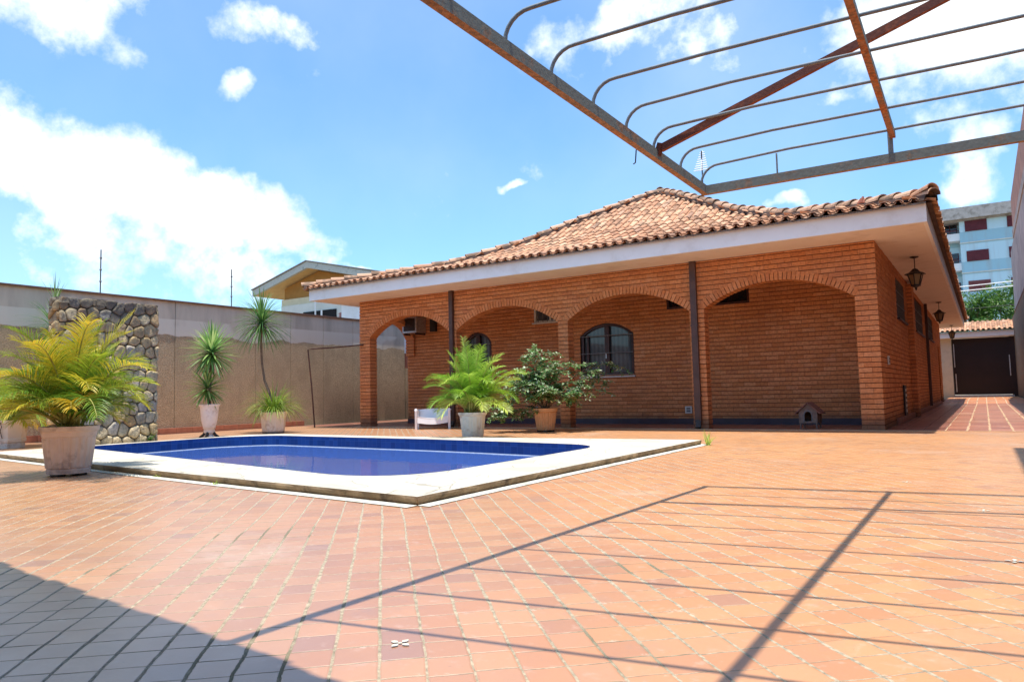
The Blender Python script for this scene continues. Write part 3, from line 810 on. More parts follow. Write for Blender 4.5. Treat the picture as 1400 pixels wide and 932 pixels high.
an = thing('tv_antenna', 'white multi element television antenna on a thin mast above the roof', 'antenna', (-8.3,26,6.0), world=True)
m = MB(); m.tube([(-8.3,26,5.6),(-8.3,26,9.55)],.025,6); m.build('mast', M['black'], an)
m = MB(); m.tube([(-8.3,25.85,8.75),(-8.3,26.1,9.6)],.014,5)
for k in range(9):
    s = .27-.023*k; z = 8.80+k*.09; y = 25.86+k*.027
    m.tube([(-8.3-s,y,z),(-8.3+s,y,z)],.016,5)
m.build('dipoles', M['white'], an)

# ================================================================== PERGOLA
def pz(x, y): return 2.13+.046*(x+1.635)+.039*(5.17-y)
per = thing('pergola', 'rusty steel pergola frame with bent tube rafters reaching over the patio', 'pergola', (-1.64,5.17,0), world=True)
m = MB(); a = V((-1.635,5.17,0)); b = V((-1.77,1.15,0))
a.z = pz(a.x,a.y)+.045; b.z = pz(b.x,b.y)+.045
m.bar(a, b, .042, .062); m.build('side_beam', M['perg'], per)
e = V((1,.155,0)).normalized(); p0 = V((-1.662,5.165,0)); p1 = p0+e*4.6
p0.z = pz(p0.x,p0.y)+.045; p1.z = pz(p1.x,p1.y)+.045
m = MB(); m.bar(p0, p1, .042, .064); m.build('end_beam', M['perg'], per)
for y0 in (5.10,4.70,4.26,3.87,3.47,3.04,2.65,2.23,1.82,1.42):
    x0 = -1.635-.034*(5.17-y0); zb = pz(x0,y0)+.085
    pts = []
    for k in range(7):
        t = k/6*PI/2; r = .13
        q = V((x0, y0, zb)) + e*(r-r*math.cos(t)) + V((0,0,r*math.sin(t)-.01 if k else -.02)); pts.append(q)
    for s in (.6,1.2,1.8,2.4,3.2,4.0,4.6):
        q = V((x0,y0,0))+e*s; q.z = pz(q.x,q.y)+.215+R.uniform(-.004,.004); pts.append(q)
    m = MB(); m.tube(pts, .0098, 8); m.build('rafter_tube', M['tube'], per, True)
m = MB(); A = V((-.415,5.34,0)); B = V((-.40,.9,0)); A.z = pz(A.x,A.y)+.195; B.z = pz(B.x,B.y)+.205
m.bar(A, B, .035, .04); m.build('cross_beam', M['perg_cross'], per)

for s, w, hh in ((.53,.010,.20),(1.245,.03,.245),(2.02,.012,.20),(2.9,.012,.20)):
    q = p0+e*s; m = MB(); m.bar((q.x,q.y,q.z+.02),(q.x,q.y,q.z+hh),w,w,up=(0,1,0)); m.build('strut', M['tube'], per)
m = MB(); A = V((-1.63,4.30,2.25)); B = V((-.08,4.54,2.83)); d = (B-A)
m.bar(A, A+d*1.5, .035, .045); m.bar((-1.66,4.30,2.20),(-1.63,4.30,2.28),.03,.05,up=(0,1,0)); m.build('brace', M['perg_red'], per)
m = MB(); m.tube([(-1.665,3.98,2.16),(-1.67,3.98,2.11),(-1.675,3.985,2.085),(-1.69,3.99,2.08)],.004,5); m.build('wire_hook', M['black'], per)
for q in ((2.86,5.86,2.36),(2.5,1.25,2.45)): m = MB(); m.bar((q[0],q[1],0),q,.08,.08,up=(0,1,0)); m.build('post', M['perg'], per)

# tiled canopy behind the camera: its eave throws the scalloped shade across the near left corner
can = thing('tiled_canopy', 'clay tiled lean-to canopy along the near side of the patio', 'canopy', (-3,-1.5,0), world=True)
m = MB(); cz = lambda t: 2.60+.25*t
roof_slope(m, (-9,1.675,2.60), (.9966,-.0827,0), (-.0827,-.9966,0), 12.4, 5.2, cz, False, False)
m.build('roof', tm, can)
m = MB(); m.box((-9,-3.95,0),(3.2,-3.8,3.7)); m.build('wall', M['cream_wall'], can)
for x in (-8.9,3.1): m = MB(); m.box((x-.08,.7,0),(x+.08,.86,2.62)); m.build('post', M['dark_wood'], can)

# ================================================================== BOUNDARIES
lw = thing('boundary_wall', 'tall brown roughcast wall with grey upper render behind the potted plants', 'wall', (-15.6,8,0), world=True)
m = MB(); ys = [-6,-2,1.4,4.2,7.2,9.70,11.89,13.01,14.15,15.29,17.55]
for a, b in zip(ys, ys[1:]):
    o = R.uniform(-.012, .012); m.box((-15.72,a+.006,0),(-15.50+o,b-.006,3.0))
m.box((-15.70,-6,0),(-15.53,17.54,2.99), r=(.9,.9)); m.build('wall_panel', M['bwall'], lw)
m = MB(); m.box((-15.76,-6,3.0),(-15.44,17.6,3.035)); m.build('coping', M['cap'], lw)
kb = MB()
y = -5.5
while y < 13.2: kb.box((-15.49,y,.0),(-15.36,y+.40,.13)); y += .41
kb.build('kerb_tile', M['kerb'], lw)
lw2 = thing('low_wall', 'lower stretch of concrete wall seen through the left veranda arch', 'wall', (-15.6,20,0), world=True)
m = MB(); m.box((-15.72,17.62,0),(-15.50,34,1.62)); m.build('wall_panel', M['bwall'], lw2)
m = MB(); m.box((-15.70,17.62,1.62),(-15.55,34,2.10)); m.build('wall_coping', M['kerb'], lw2)
wb = thing('white_outbuilding', 'plain white outbuilding wall seen through the veranda arch above the low wall', 'building', (-18,20,0), world=True)
m = MB(); m.box((-19,18.2,0),(-16.2,26,4.1)); m.build('wall', M['white'], wb)
m = MB(); m.box((-19.2,18.0,4.1),(-16.0,26.2,4.25)); m.build('roof', M['concrete'], wb)
for k, (yy, lab) in enumerate(((8.05,'thin upright wire post on top of the wall behind the stone panel'),(11.25,'thin upright wire post on the wall near the yellow gabled house'))):
    t = thing('wire_post', lab, 'post', (-15.6,yy,3.03), group='wire posts on the boundary wall')
    m = MB(); m.tube([(0,0,0),(0,0,.95)],.012,6); m.build('rod', M['black'], t)
    for z in (.25,.5,.75): m = MB(); m.lathe([(.018,0),(.026,.02),(.018,.04)],(0,0,z),8); m.build('insulator', M['grille'], t)
# rusty pipe frame
t = thing('pipe_frame', 'rusty thin pipe frame leaning from the wall to the first brick pillar', 'pipe', (-14.0,12.6,0), world=True)
m = MB(); m.tube([(-14.14,12.62,.0),(-14.20,12.58,1.0),(-14.30,12.55,1.955),(-14.2,12.6,1.97),(-13.6,12.95,2.0),(-13.12,13.15,2.03),(-12.98,13.16,2.03)],.018,8); m.build('pipe', M['rust_pipe'], t)

# stone panel with real stones
def clip(poly, nx, ny, d):
    out = []
    for i in range(len(poly)):
        a = poly[i]; b = poly[(i+1) % len(poly)]; da = a[0]*nx+a[1]*ny-d; db = b[0]*nx+b[1]*ny-d
        if da <= 0: out.append(a)
        if (da < 0) != (db < 0) and da != db:
            s = da/(da-db); out.append((a[0]+(b[0]-a[0])*s, a[1]+(b[1]-a[1])*s))
    return out
def stones(mb, W, H, nx, nz, depth=.05):
    pts = [((i+.5+(.5 if j % 2 else 0)*.8-.2+R.uniform(-.30,.30))*W/nx, (j+.5+R.uniform(-.3,.3))*H/nz) for i in range(-1, nx+2) for j in range(-1, nz+1)]
    for i, p in enumerate(pts):
        if not (-.05 < p[0] < W+.05 and -.05 < p[1] < H+.05): continue
        poly = [(0,0),(W,0),(W,H),(0,H)]
        for j, q in enumerate(pts):
            if i == j or abs(q[0]-p[0]) > .8 or abs(q[1]-p[1]) > .8: continue
            nx_, nz_ = q[0]-p[0], q[1]-p[1]; L = math.hypot(nx_, nz_); nx_ /= L; nz_ /= L
            poly = clip(poly, nx_, nz_, (p[0]+q[0])/2*nx_+(p[1]+q[1])/2*nz_-.006)
            if len(poly) < 3: break
        if len(poly) < 3: continue
        cx_ = sum(a[0] for a in poly)/len(poly); cz_ = sum(a[1] for a in poly)/len(poly)
        # densify the outline, round it and wobble it
        out = []
        for k in range(len(poly)):
            a = poly[k]; b = poly[(k+1) % len(poly)]
            n_ = max(1, int(math.dist(a, b)/.028))
            for s in range(n_): out.append((a[0]+(b[0]-a[0])*s/n_, a[1]+(b[1]-a[1])*s/n_))
        if len(out) < 4: continue
        for _ in range(1): out = [((out[k-1][0]+2*out[k][0]+out[(k+1) % len(out)][0])/4, (out[k-1][1]+2*out[k][1]+out[(k+1) % len(out)][1])/4) for k in range(len(out))]
        h = depth*R.uniform(.6,1.3); tx, tz = R.uniform(-.35,.35), R.uniform(-.35,.35)
        rows = []
        for sc, d in ((1,0),(.985,.6),(.93,.92),(.6,1.0),(.28,1.0)):
            row = []
            for q in out:
                x = cx_+(q[0]-cx_)*sc; z = cz_+(q[1]-cz_)*sc
                row.append((x, -(h*d+(x-cx_)*tx*min(d,1)*.6+(z-cz_)*tz*min(d,1)*.6+R.uniform(-.006,.006)*(d > .5)), z))
            rows.append(row)
        r = (R.random(), R.random())
        mb.grid(rows, 0, r, closed=True); mb.face(rows[-1], 0, r)
sw = thing('stone_wall', 'free standing ochre fieldstone wall panel behind the yellow palm', 'wall', (-12.15,6.3,0), world=True)
m = MB(frameZ((-12.0,5.57,0), (0,1,0), (-1,0,0))); stones(m, 1.60, 2.40, 9, 13, .05); m.build('stone_face', M['stone'], sw, True)
m = MB(frameZ((-12.24,5.57,0), (1,0,0), (0,1,0))); stones(m, .24, 2.40, 2, 12, .05); m.build('stone_end', M['stone'], sw, True)
m = MB(frameZ((-12.0,7.17,0), (-1,0,0), (0,-1,0))); stones(m, .24, 2.40, 2, 12, .03); m.build('stone_end', M['stone'], sw, True)
m = MB(); m.box((-12.23,5.58,0),(-12.01,7.16,2.37)); 
m.build('mortar_core', M['stone_mortar'], sw)
m = MB()
yy = 5.56
while yy < 7.1:
    L = R.uniform(.18,.3); z = 2.37+R.uniform(0,.04); y1 = min(yy+L, 7.17)
    m.grid([[(-12.26,yy,2.3),(-12.26,y1-.015,2.3)],[(-12.26,yy+.01,z),(-12.26,y1-.02,z)],[(-12.13,yy+.01,z+.02),(-12.13,y1-.02,z+.015)],[(-11.97,yy+.01,z),(-11.97,y1-.02,z)],[(-11.96,yy,2.3),(-11.96,y1-.015,2.3)]], 0)
    m.face([(-12.26,yy,2.3),(-12.26,yy+.01,z),(-12.13,yy+.01,z+.02),(-11.97,yy+.01,z),(-11.96,yy,2.3)]); yy += L
m.build('cap_stones', M['stone'], sw)
m = MB(frameZ((-11.95,6.1,2.31),(0,1,0),(-1,0,0))); m.lathe([(.02,0),(.02,.001)],seg=8)

# right hand side
rw = thing('neighbour_building', 'tall grey and pinkish rendered building flank along the right of the driveway', 'building', (1.4,26,0), world=True)
m = MB(); m.box((1.25,11.2,0),(1.6,41,3.70)); m.build('lower_wall', M['rwall_low'], rw)
m = MB(); m.box((1.262,11.2,3.76),(1.6,37.3,6.25)); m.build('middle_wall', M['rwall_mid'], rw)
m = MB(); m.box((1.24,11.2,3.70),(1.6,37.4,3.76)); m.build('ledge', M['perg_red'], rw)
m = MB(); m.box((1.235,11.2,6.25),(1.6,33.6,6.55)); m.build('concrete_beam', M['concrete'], rw)
m = MB(); m.box((1.25,11.2,6.55),(1.6,33.4,7.75)); m.build('parapet', M['rwall_top'], rw)
m = MB(); m.box((1.6,5.5,0),(3.4,11.18,6.2)); m.build('flank_wall', M['rwall_mid'], rw)
m = MB(); m.box((.68,6.4,6.3),(3.4,9.2,6.5)); m.build('added_shade_slab', M['concrete'], rw)  # unseen slab added only to cast the small shadow at the patio's right edge
rl = thing('garden_wall', 'low rendered garden wall closing the patio on the right', 'wall', (3.3,0,0), world=True)
m = MB(); m.box((3.2,-6,0),(3.4,5.48,2.4)); m.build('wall_panel', M['rwall_low'], rl); m = MB(); m.box((3.16,-6,2.4),(3.44,5.48,2.45)); m.build('coping', M['cap'], rl)

gt = thing('driveway_gate', 'dark brown solid metal gate closing the far end of the driveway', 'gate', (-.1,40,.1), world=True)
m = MB(); m.box((-1.20,40.0,.22),(1.12,40.05,2.83)); m.build('panel', M['gate'], gt)
m = MB()
for k in range(1, 14): x = -1.2+2.32*k/14; m.box((x-.006,39.985,.25),(x+.006,39.998,2.8))
m.box((-1.2,39.975,.22),(-1.13,39.998,2.83)); m.box((1.05,39.975,.11),(1.249,39.998,2.84)); m.build('frame', M['gate'], gt)
m = MB(); m.box((-1.2,39.9,.11),(1.12,40.05,.19)); m.build('bottom_rail', M['galv'], gt)
for x_, a_, b_ in ((-1.10,.35,1.2),(-1.12,1.5,2.6),(1.02,1.05,2.0)): m = MB(); m.bar((x_,39.94,a_),(x_,39.94,b_),.035,.03,up=(0,1,0)); m.build('handle', M['galv'], gt)
gc = thing('gate_canopy', 'small clay tiled canopy over the dark driveway gate', 'canopy', (-.1,39.6,2.85), world=True)
m = MB(); m.box((-2.7,39.3,2.86),(1.24,41.2,3.10)); m.build('beam', M['white'], gc)
m = MB(); roof_slope(m, (-2.7,39.15,3.15), (1,0,0), (0,1,0), 3.9, 1.6, lambda t: 3.15+.3*t, False, False); m.build('roof', tm, gc)
m = MB(); m.box((-2.7,39.75,.0),(-1.21,40.4,2.86)); m.build('pillar', M['cream_wall'], gc)

# ================================================================== FAR BUILDINGS
nb = thing('gabled_house', 'yellow gabled neighbour house with a deep eave rising behind the left wall', 'house', (-27,28,0), world=True)
gy = 24.0; A = V((-31.55,gy,6.05)); B = V((-27.45,gy,7.10)); D = V((-20.5,gy,5.55))
def slab(m, a, b, y0, y1, th, mi=0): m.prism([(a.x,a.z),(b.x,b.z),(b.x,b.z+th),(a.x,a.z+th)], y0, y1, mi)
m = MB(); slab(m, A, B, gy, gy+.14, .32); slab(m, B, D, gy, gy+.14, .32); m.build('fascia', simple('lichened_fascia', (.55,.54,.46), .85, .1, 4, dirt=(.26,.27,.24), dirt_amt=.8, dscale=4), nb)
m = MB(); slab(m, A-V((.05,0,-.33)), B+V((0,0,.33)), gy-.06, gy+12, .04); slab(m, B+V((0,0,.33)), D+V((.1,0,.33)), gy-.06, gy+12, .04); m.build('roof', simple('fibre_roof', (.25,.23,.21), .9, .2, 3), nb)
ysf = simple('yellow_soffit', (.70,.50,.22), .8, .06, 3)
m = MB(); slab(m, A+V((.03,0,.02)), B+V((0,0,.02)), gy+.142, gy+12, .05); slab(m, B+V((0,0,.02)), D+V((0,0,.02)), gy+.142, gy+12, .05); m.build('soffit', ysf, nb)
m = MB(); m.prism([(-29.95,4.6),(-20.9,4.6),(-20.9,5.58),(-27.40,7.02),(-29.95,6.38)], gy+.75, gy+.95); wl = m.build('gable_wall', simple('ochre_wall', (.42,.20,.045), .85, .08, 3), nb)
m = MB(); m.box((-30.0,gy+.60,5.45),(-20.8,gy+.74,5.78)); m.build('band', simple('cream_band', (.72,.62,.40), .8, .05, 3), nb)
m = MB(); m.box((-29.9,gy+.50,0),(-20.8,gy+3.4,5.44)); m.build('lower_wall', simple('pale_wall', (.72,.71,.62), .8, .05, 2), nb)
m = MB(); m.box((-28.2,gy+.44,4.5),(-25.9,gy+.49,5.0)); wn = m.build('window', M['dark'], nb)
m = MB(); m.box((-26.9,gy+.40,4.5),(-26.8,gy+.435,5.0)); m.build('frame', M['white'], wn)
m = MB(); m.box((-25.4,gy+.2,4.0),(-21.9,gy+.4,4.75))
for k in range(7): m.box((-25.4,gy+.14,4.05+k*.1),(-22.2,gy+.19,4.10+k*.1))
m.build('shutter', simple('pinkish_louvres', (.33,.17,.16), .7, .1, 4), nb)
m = MB(); m.tube([(-27.1,gy+.25,3.8),(-27.1,gy+.25,6.2)],.04,6); m.build('vent_pipe', M['white'], nb)

ap = thing('apartment_block', 'four storey pale blue apartment block with dark red shutters beyond the gate', 'building', (4,84,0), world=True)
def apt_wall_mat():
    t = NT('blue_white_render'); p = t.pos(); x = t.sep(p)
    sv = t.n('Mapping'); t.set(sv, 'Vector', p); t.set(sv, 'Scale', (1.2, 1.2, .15)); n = t.noise(sv.outputs[0], 1.2, 5)
    z = t.math('FRACT', t.math('DIVIDE', t.math('SUBTRACT', x[2], 2.45), 2.84))
    c = t.mix(t.math('LESS_THAN', z, .42), (.58,.80,.86), (.38,.62,.70))
    c = t.mix(t.math('MULTIPLY', t.maprange(n, .48, .7), .5), c, (.42,.45,.44))
    return t.end(t.pbr(c, .85))
aw = apt_wall_mat(); red = simple('dark_red_shutter', (.13,.018,.025), .6, .15, 2); 
m = MB(); m.box((-1.15,80,0),(16,92,16.1)); m.box((-4.2,81.5,0),(-1.15,92,16.1)); m.build('wall', aw, ap)
m = MB(); m.box((-4.6,79.3,16.15),(16.4,92.4,17.25)); m.box((-4.4,79.7,16.02),(16.2,92.2,16.15)); m.build('roof', M['concrete'], ap)
m = MB()
for f in range(5): m.box((-1.2,79.93,13.9-2.84*f),(16,79.995,14.0-2.84*f))
m.build('floor_band', simple('pale_band', (.7,.7,.62), .8, .1, 2), ap)
for f in range(5):
    zt = 16.0-2.84*f
    for k in range(4):
        x0 = -.70+k*3.3
        m = MB(); m.box((x0,79.94,zt-1.0),(x0+1.75,79.985,zt))
        w = m.build('window', red if not (f == 2 and k == 0) else simple('faded_red_shutter', (.26,.09,.08), .7, .2, 2), ap)
        m = MB(); [m.box((x0+.05,79.925,zt-.95+q*.1),(x0+1.70,79.938,zt-.91+q*.1)) for q in range(9)]; m.build('slats', red, w)
    m = MB(); m.box((-3.3,81.44,zt-1.5),(-1.35,81.48,zt+.1)); w = m.build('balcony_door', M['glass_dark'], ap)
    m = MB(); [m.box((x,81.40,zt-1.5),(x+.07,81.438,zt+.1)) for x in (-3.3,-2.65,-2.0,-1.42)]; m.box((-3.3,81.40,zt-.5),(-1.35,81.437,zt-.42)); m.build('frame', red, w)
    m = MB(); m.box((-4.3,80.2,zt-1.75),(-1.16,81.45,zt-1.55)); m.box((-4.3,80.15,zt-1.75),(-1.1,80.25,zt-1.05)); m.build('balcony', M['white'], ap)
    m = MB(); m.bar((-4.3,80.2,zt-.8),(-1.1,80.2,zt-.8),.05,.05)
    for q in range(5): m.bar((-4.2+q*.75,80.2,zt-1.05),(-4.2+q*.75,80.2,zt-.8),.04,.04,up=(0,1,0))
    m.build('railing', red, ap)
# overhead cables beyond the gate
for k, (za, zb, yy, col) in enumerate(((8.0,8.75,52,'white'),(7.75,8.45,52,'white'),(6.6,7.35,52,'black'),(5.9,6.3,52,'black'),(5.25,5.9,52,'black'))):
    m = MB(); m.tube([(-14+28*q/16, yy, za+(zb-za)*q/16*1.0-(1-(q/8-1)**2)*.3+( -1.4)) for q in range(17)],.018 if col=='black' else .025,5)
    o = m.build('cable', M['black'] if col == 'black' else M['white'])
    tag(o, ['upper pale overhead cable crossing the apartment block','second pale overhead cable just below the uppermost one','dark overhead cable crossing below the two pale ones','dark overhead cable second from the bottom','lowest dark overhead cable just above the tree crown'][k], 'cable', 'cables crossing in front of the apartment block')
for x, lab in ((-14,'grey concrete utility pole hidden behind the house at the left cable end'),(14,'grey concrete utility pole at the right cable end')):
    t = thing('utility_pole', lab, 'pole', (x,52,0)); m = MB(); m.tube([(0,0,0),(0,0,9)],[.16,.10],10); m.build('shaft', M['concrete'], t); m = MB(); m.box((-.8,-.06,7.6),(.8,.06,7.75)); m.build('cross_arm', M['dark_wood'], t)

# ================================================================== PLANTS
def blade(mb, p, d, L, w, droop=.3, seg=4, r=None, fold=.0, up=V((0,0,1))):
    """a tapering blade that starts at p in direction d and bends down"""
    p = V(p); d = V(d).normalized(); s = d.cross(up)
    if s.length < .05: s = d.cross(V((1,0,0)))
    s.normalize(); rows = []; r = r or (R.random(), R.random())
    for k in range(seg+1):
        t = k/seg; ww = w*(1-t)**.6*(.55+.9*t if t < .5 else 1) if k < seg else w*.04
        nrm = s.cross(d).normalized()
        rows.append([p-s*ww/2+nrm*fold*ww, p, p+s*ww/2+nrm*fold*ww] if fold else [p-s*ww/2, p+s*ww/2])
        p = p+d*(L/seg); d = (d+V((0,0,-droop/seg))).normalized()
    mb.grid(rows, 0, r)
def frond(mb, stem, base, az, el, L, droop, r0, leafL=.34, n=36, lean=.0):
    p = V(base); d = V((math.cos(az)*math.cos(el), math.sin(az)*math.cos(el), math.sin(el)))
    pts = [p.copy()]; dirs = [d.copy()]; seg = 14
    for k in range(seg):
        d = (d+V((0,0,-droop/seg*(.3+1.8*(k/seg)**1.4)))).normalized(); p = p+d*L/seg; pts.append(p.copy()); dirs.append(d.copy())
    stem.tube(pts, [.011*(1-k/(seg+1.5))+.002 for k in range(seg+1)], 5, rr=(r0*.5+.4, .5))
    tw = R.uniform(-.35,.35)
    for i in range(n):
        t = .22+.78*i/(n-1); k = min(seg-1, int(t*seg)); f = t*seg-k; q = pts[k].lerp(pts[k+1], min(1,f)); dd = dirs[k]
        side = dd.cross(V((0,0,1))); side = side.normalized() if side.length > .05 else V((1,0,0))
        upv = side.cross(dd).normalized()
        side = (side*math.cos(tw)+upv*math.sin(tw)).normalized(); upv = side.cross(dd).normalized()
        ll = leafL*math.sin(PI*(.12+.80*t)**.85)*R.uniform(.85,1.1)+.05
        for sg in (-1, 1):
            ld = (dd*(.55+.55*t)+side*sg*(1.0-.25*t)+upv*(.42-.15*t)+V((R.uniform(-.07,.07),)*3)).normalized()
            rc = min(.98, max(.02, r0+R.uniform(-.13,.13)+(t-.4)*.35))
            blade(mb, q, ld, ll, .0145, R.uniform(.6,1.3), 4, (rc, R.random()), fold=.25, up=upv)
def palm(name, label, loc, potfn, leaves, nf, Lr, seed, yb=.5, tilt=(.5,1.35), leafL=.34, zb=.5, group='potted palms by the pool', extra=()):
    global R
    R = random.Random(seed)
    t = thing(name, label, 'potted palm', loc, group=group)
    potfn(t)
    st = MB(); lf = MB()
    for k in range(9):
        a = R.uniform(0, 2*PI); rr = R.uniform(.02,.13)
        st.tube([(rr*math.cos(a), rr*math.sin(a), zb-.03),(rr*1.5*math.cos(a), rr*1.5*math.sin(a), zb+R.uniform(.15,.4))],[.018,.012],6, rr=(.6,.5))
    specs = [(k*2.399+R.uniform(-.25,.25), tilt[0]+(tilt[1]-tilt[0])*((k+.5)/nf)**.8, R.uniform(*Lr)*(.82+.3*k/nf)*(1 if k % 3 else .68), R.uniform(1.1,2.1)) for k in range(nf)] + list(extra)
    for az, el, L, dr in specs:
        r = R.uniform(.02,.08)
        frond(lf, st, (r*math.cos(az), r*math.sin(az), zb+R.uniform(.0,.12)), az, el, L, dr, yb+R.uniform(-.42,.38), leafL*R.uniform(.85,1.1))
    st.build('stems', M['stem_y'], t); lf.build('fronds', leaves, t)
    return t
def ribbed_pot(prof, mat, ztop, rtop, nrib=20, rib=.008, feet=True):
    def f(t):
        m = MB(); m.lathe(prof, seg=nrib*4, nrib=nrib, rib=rib, cap=False)
        m.lathe([(rtop-.022,ztop),(rtop-.03,ztop-.10)], seg=40, cap=False); m.build('pot', M[mat], t)
        m = MB(); m.lathe([(0.005,ztop-.035),(rtop*.6,ztop-.03),(rtop-.018,ztop-.05)], seg=24, cap=False); m.build('soil', M['soil'], t)
        if feet:
            for k in range(4):
                m = MB(); a = k*PI/2+.5; x, y = prof[0][0]*.75*math.cos(a), prof[0][0]*.75*math.sin(a); m.box((x-.04,y-.04,0),(x+.04,y+.04,prof[0][1]+.003))
                m.build('foot', M['black'], t)
    return f
potL = ribbed_pot([(.175,.022,0),(.195,.024,0),(.197,.065,0),(.192,.075,0),(.198,.085,1),(.232,.37,1),(.236,.39,0),(.245,.395,0),(.252,.44,0),(.268,.45,0),(.272,.495,0),(.250,.498,0)], 'pot_cream', .498, .262, 22, .007)
pot2 = ribbed_pot([(.15,.03,0),(.165,.032,0),(.168,.05,1),(.205,.36,1),(.210,.37,0),(.235,.40,0),(.24,.435,0),(.222,.437,0)], 'pot_white', .437, .235, 20, .006)
palm('potted_palm', 'large yellowing palm in a weathered ribbed planter on the tiles at the left', (-7.87,3.78,0), potL, M['palm_y'], 58, (.80,1.10), 11, .40, (.58,1.5), .30, .46,
     extra=[(3.6,1.0,1.25,2.0),(-.25,.65,1.15,1.6),(.2,.95,1.2,1.5),(3.3,.7,1.15,1.5),(1.2,1.3,1.3,1.0),(4.3,.5,1.0,1.7)])
palm('potted_palm', 'bushy green palm in a white ribbed planter in front of the second arch', (-7.1,9.70,0), pot2, M['palm_g'], 50, (.80,1.02), 23, .42, (.55,1.52), .27, .41,
     extra=[(.1,.95,1.15,1.3),(3.2,1.0,1.1,1.6),(-.3,.35,.9,1.0)])
# palm in the cracked white octagonal planter at the far left
R = random.Random(5)
def potoct(t):
    m = MB(); m.lathe([(.24,.0),(.25,.0),(.25,.07),(.24,.075),(.24,.09),(.265,.10),(.27,.15),(.262,.16),(.29,.40),(.315,.42),(.32,.47),(.29,.475)], seg=8, rot=PI/8, cap=False); m.build('pot', M['pot_white'], t)
    m = MB(); m.lathe([(.005,.44),(.3,.43)], seg=8, rot=PI/8, cap=False); m.build('soil', M['soil'], t)
    a = -.75; u = V((math.cos(a), math.sin(a), 0)); s = V((-u.y, u.x, 0)); m = MB()
    pts = [u*.30+V((0,0,.44)), u*.286+s*.012+V((0,0,.36)), u*.278-s*.008+V((0,0,.30)), u*.268+s*.006+V((0,0,.22)), u*.262+s*.02+V((0,0,.17))]
    m.tube([p+u*.004 for p in pts], .006, 5); m.build('crack', M['dark'], t)
palm('potted_palm', 'palm in a cracked white octagonal planter at the left edge of the frame', (-14.05,5.75,0), potoct, M['palm_y'], 34, (.85,1.1), 31, .45, (.2,1.2), .30, .44)

def rosette(name, parent, c, n, L, w, droop, el, mat, fold=.2, tip=None):
    m = MB(); c = V(c)
    for k in range(n):
        az = k*2.399+R.uniform(-.1,.1); e = el[0]+(el[1]-el[0])*(k/n)+R.uniform(-.08,.08)
        d = V((math.cos(az)*math.cos(e), math.sin(az)*math.cos(e), math.sin(e)))
        blade(m, c+V((0,0,.10*(k/n-.5)))+d*.02, d, L*R.uniform(.8,1.1), w, droop*R.uniform(.7,1.3), 5, (min(.99,max(0,.25+R.uniform(-.25,.45)+(.25 if e > .6 else 0))), R.random()), fold=fold)
    return m.build(name, mat, parent)
R = random.Random(9)
yu = thing('potted_yucca', 'spiky two headed yucca in a tall white vase planter with dark claw feet', 'potted plant', (-12.86,8.79,0), group='potted spiky plants along the wall')
m = MB(); m.lathe([(.10,.10),(.105,.12),(.10,.17),(.115,.18),(.12,.22),(.15,.34),(.165,.50),(.175,.60),(.20,.64),(.205,.655),(.18,.655),(.17,.60)], seg=40, cap=False); m.lathe([(.10,.10),(.06,.06),(.10,.02)], seg=24); m.build('pot', M['pot_white'], yu, True)
m = MB()
for k in range(4):
    a = k*PI/2+.6; d = V((math.cos(a), math.sin(a), 0)); m.tube([d*.08+V((0,0,.10)), d*.12+V((0,0,.05)), d*.19+V((0,0,.012))],[.03,.028,.018],6)
m.build('claw_foot', M['black'], yu)
m = MB(); m.lathe([(.004,.61),(.172,.60)], seg=24, cap=False); m.build('soil', M['soil'], yu)
m = MB(); m.tube([(0,0,.6),(.02,.0,1.05),(-.01,.02,1.35),(.03,.02,1.70)],[.028,.026,.024,.02],7); m.tube([(.0,0,.62),(-.06,-.04,.95)],[.02,.016],6); m.build('stem', M['stem'], yu)
rosette('rosette', yu, (.03,.02,1.66), 150, .58, .06, .35, (-.95,1.5), M['yucca'])
rosette('rosette', yu, (-.04,-.02,.96), 100, .46, .055, .4, (-.8,1.3), M['yucca'])
dr = thing('potted_dracaena', 'dracaena with a leaning bare stem and grassy tuft in a wide white planter', 'potted plant', (-12.82,10.3,0), group='potted spiky plants along the wall')
m = MB(); m.lathe([(.20,.0),(.225,.0),(.225,.045),(.235,.06),(.25,.18),(.255,.30),(.285,.42),(.29,.455),(.262,.455)], seg=8, rot=.3, cap=False); m.build('pot', M['pot_white'], dr)
m = MB(); m.lathe([(.227,.002),(.232,.04)], seg=8, rot=.3, cap=False); m.build('base_trim', M['grille'], dr)
m = MB(); m.lathe([(.004,.43),(.27,.42)], seg=16, cap=False); m.build('soil', M['soil'], dr)
m = MB(); m.tube([(-.03,0,.42),(-.13,0,.85),(-.33,.02,1.15),(-.43,.03,1.55),(-.46,.03,2.0),(-.44,.03,2.42)],[.035,.032,.026,.024,.022,.02],8); m.build('stem', M['stem'], dr, True)
rosette('rosette', dr, (-.44,.03,2.36), 260, .78, .030, 1.1, (-.75,1.5), M['dracena'], .15)
m = MB()
for k in range(420):
    a = R.uniform(0,2*PI); rr = R.uniform(0,.17); e = R.uniform(.5,1.45)
    blade(m, (rr*math.cos(a), rr*math.sin(a), .42), (math.cos(a)*math.cos(e), math.sin(a)*math.cos(e), math.sin(e)), R.uniform(.5,.9), .020, R.uniform(1.4,2.8), 6, (R.uniform(.1,.95), R.random()), fold=.1)
m.build('grass_tuft', M['tuft'], dr)
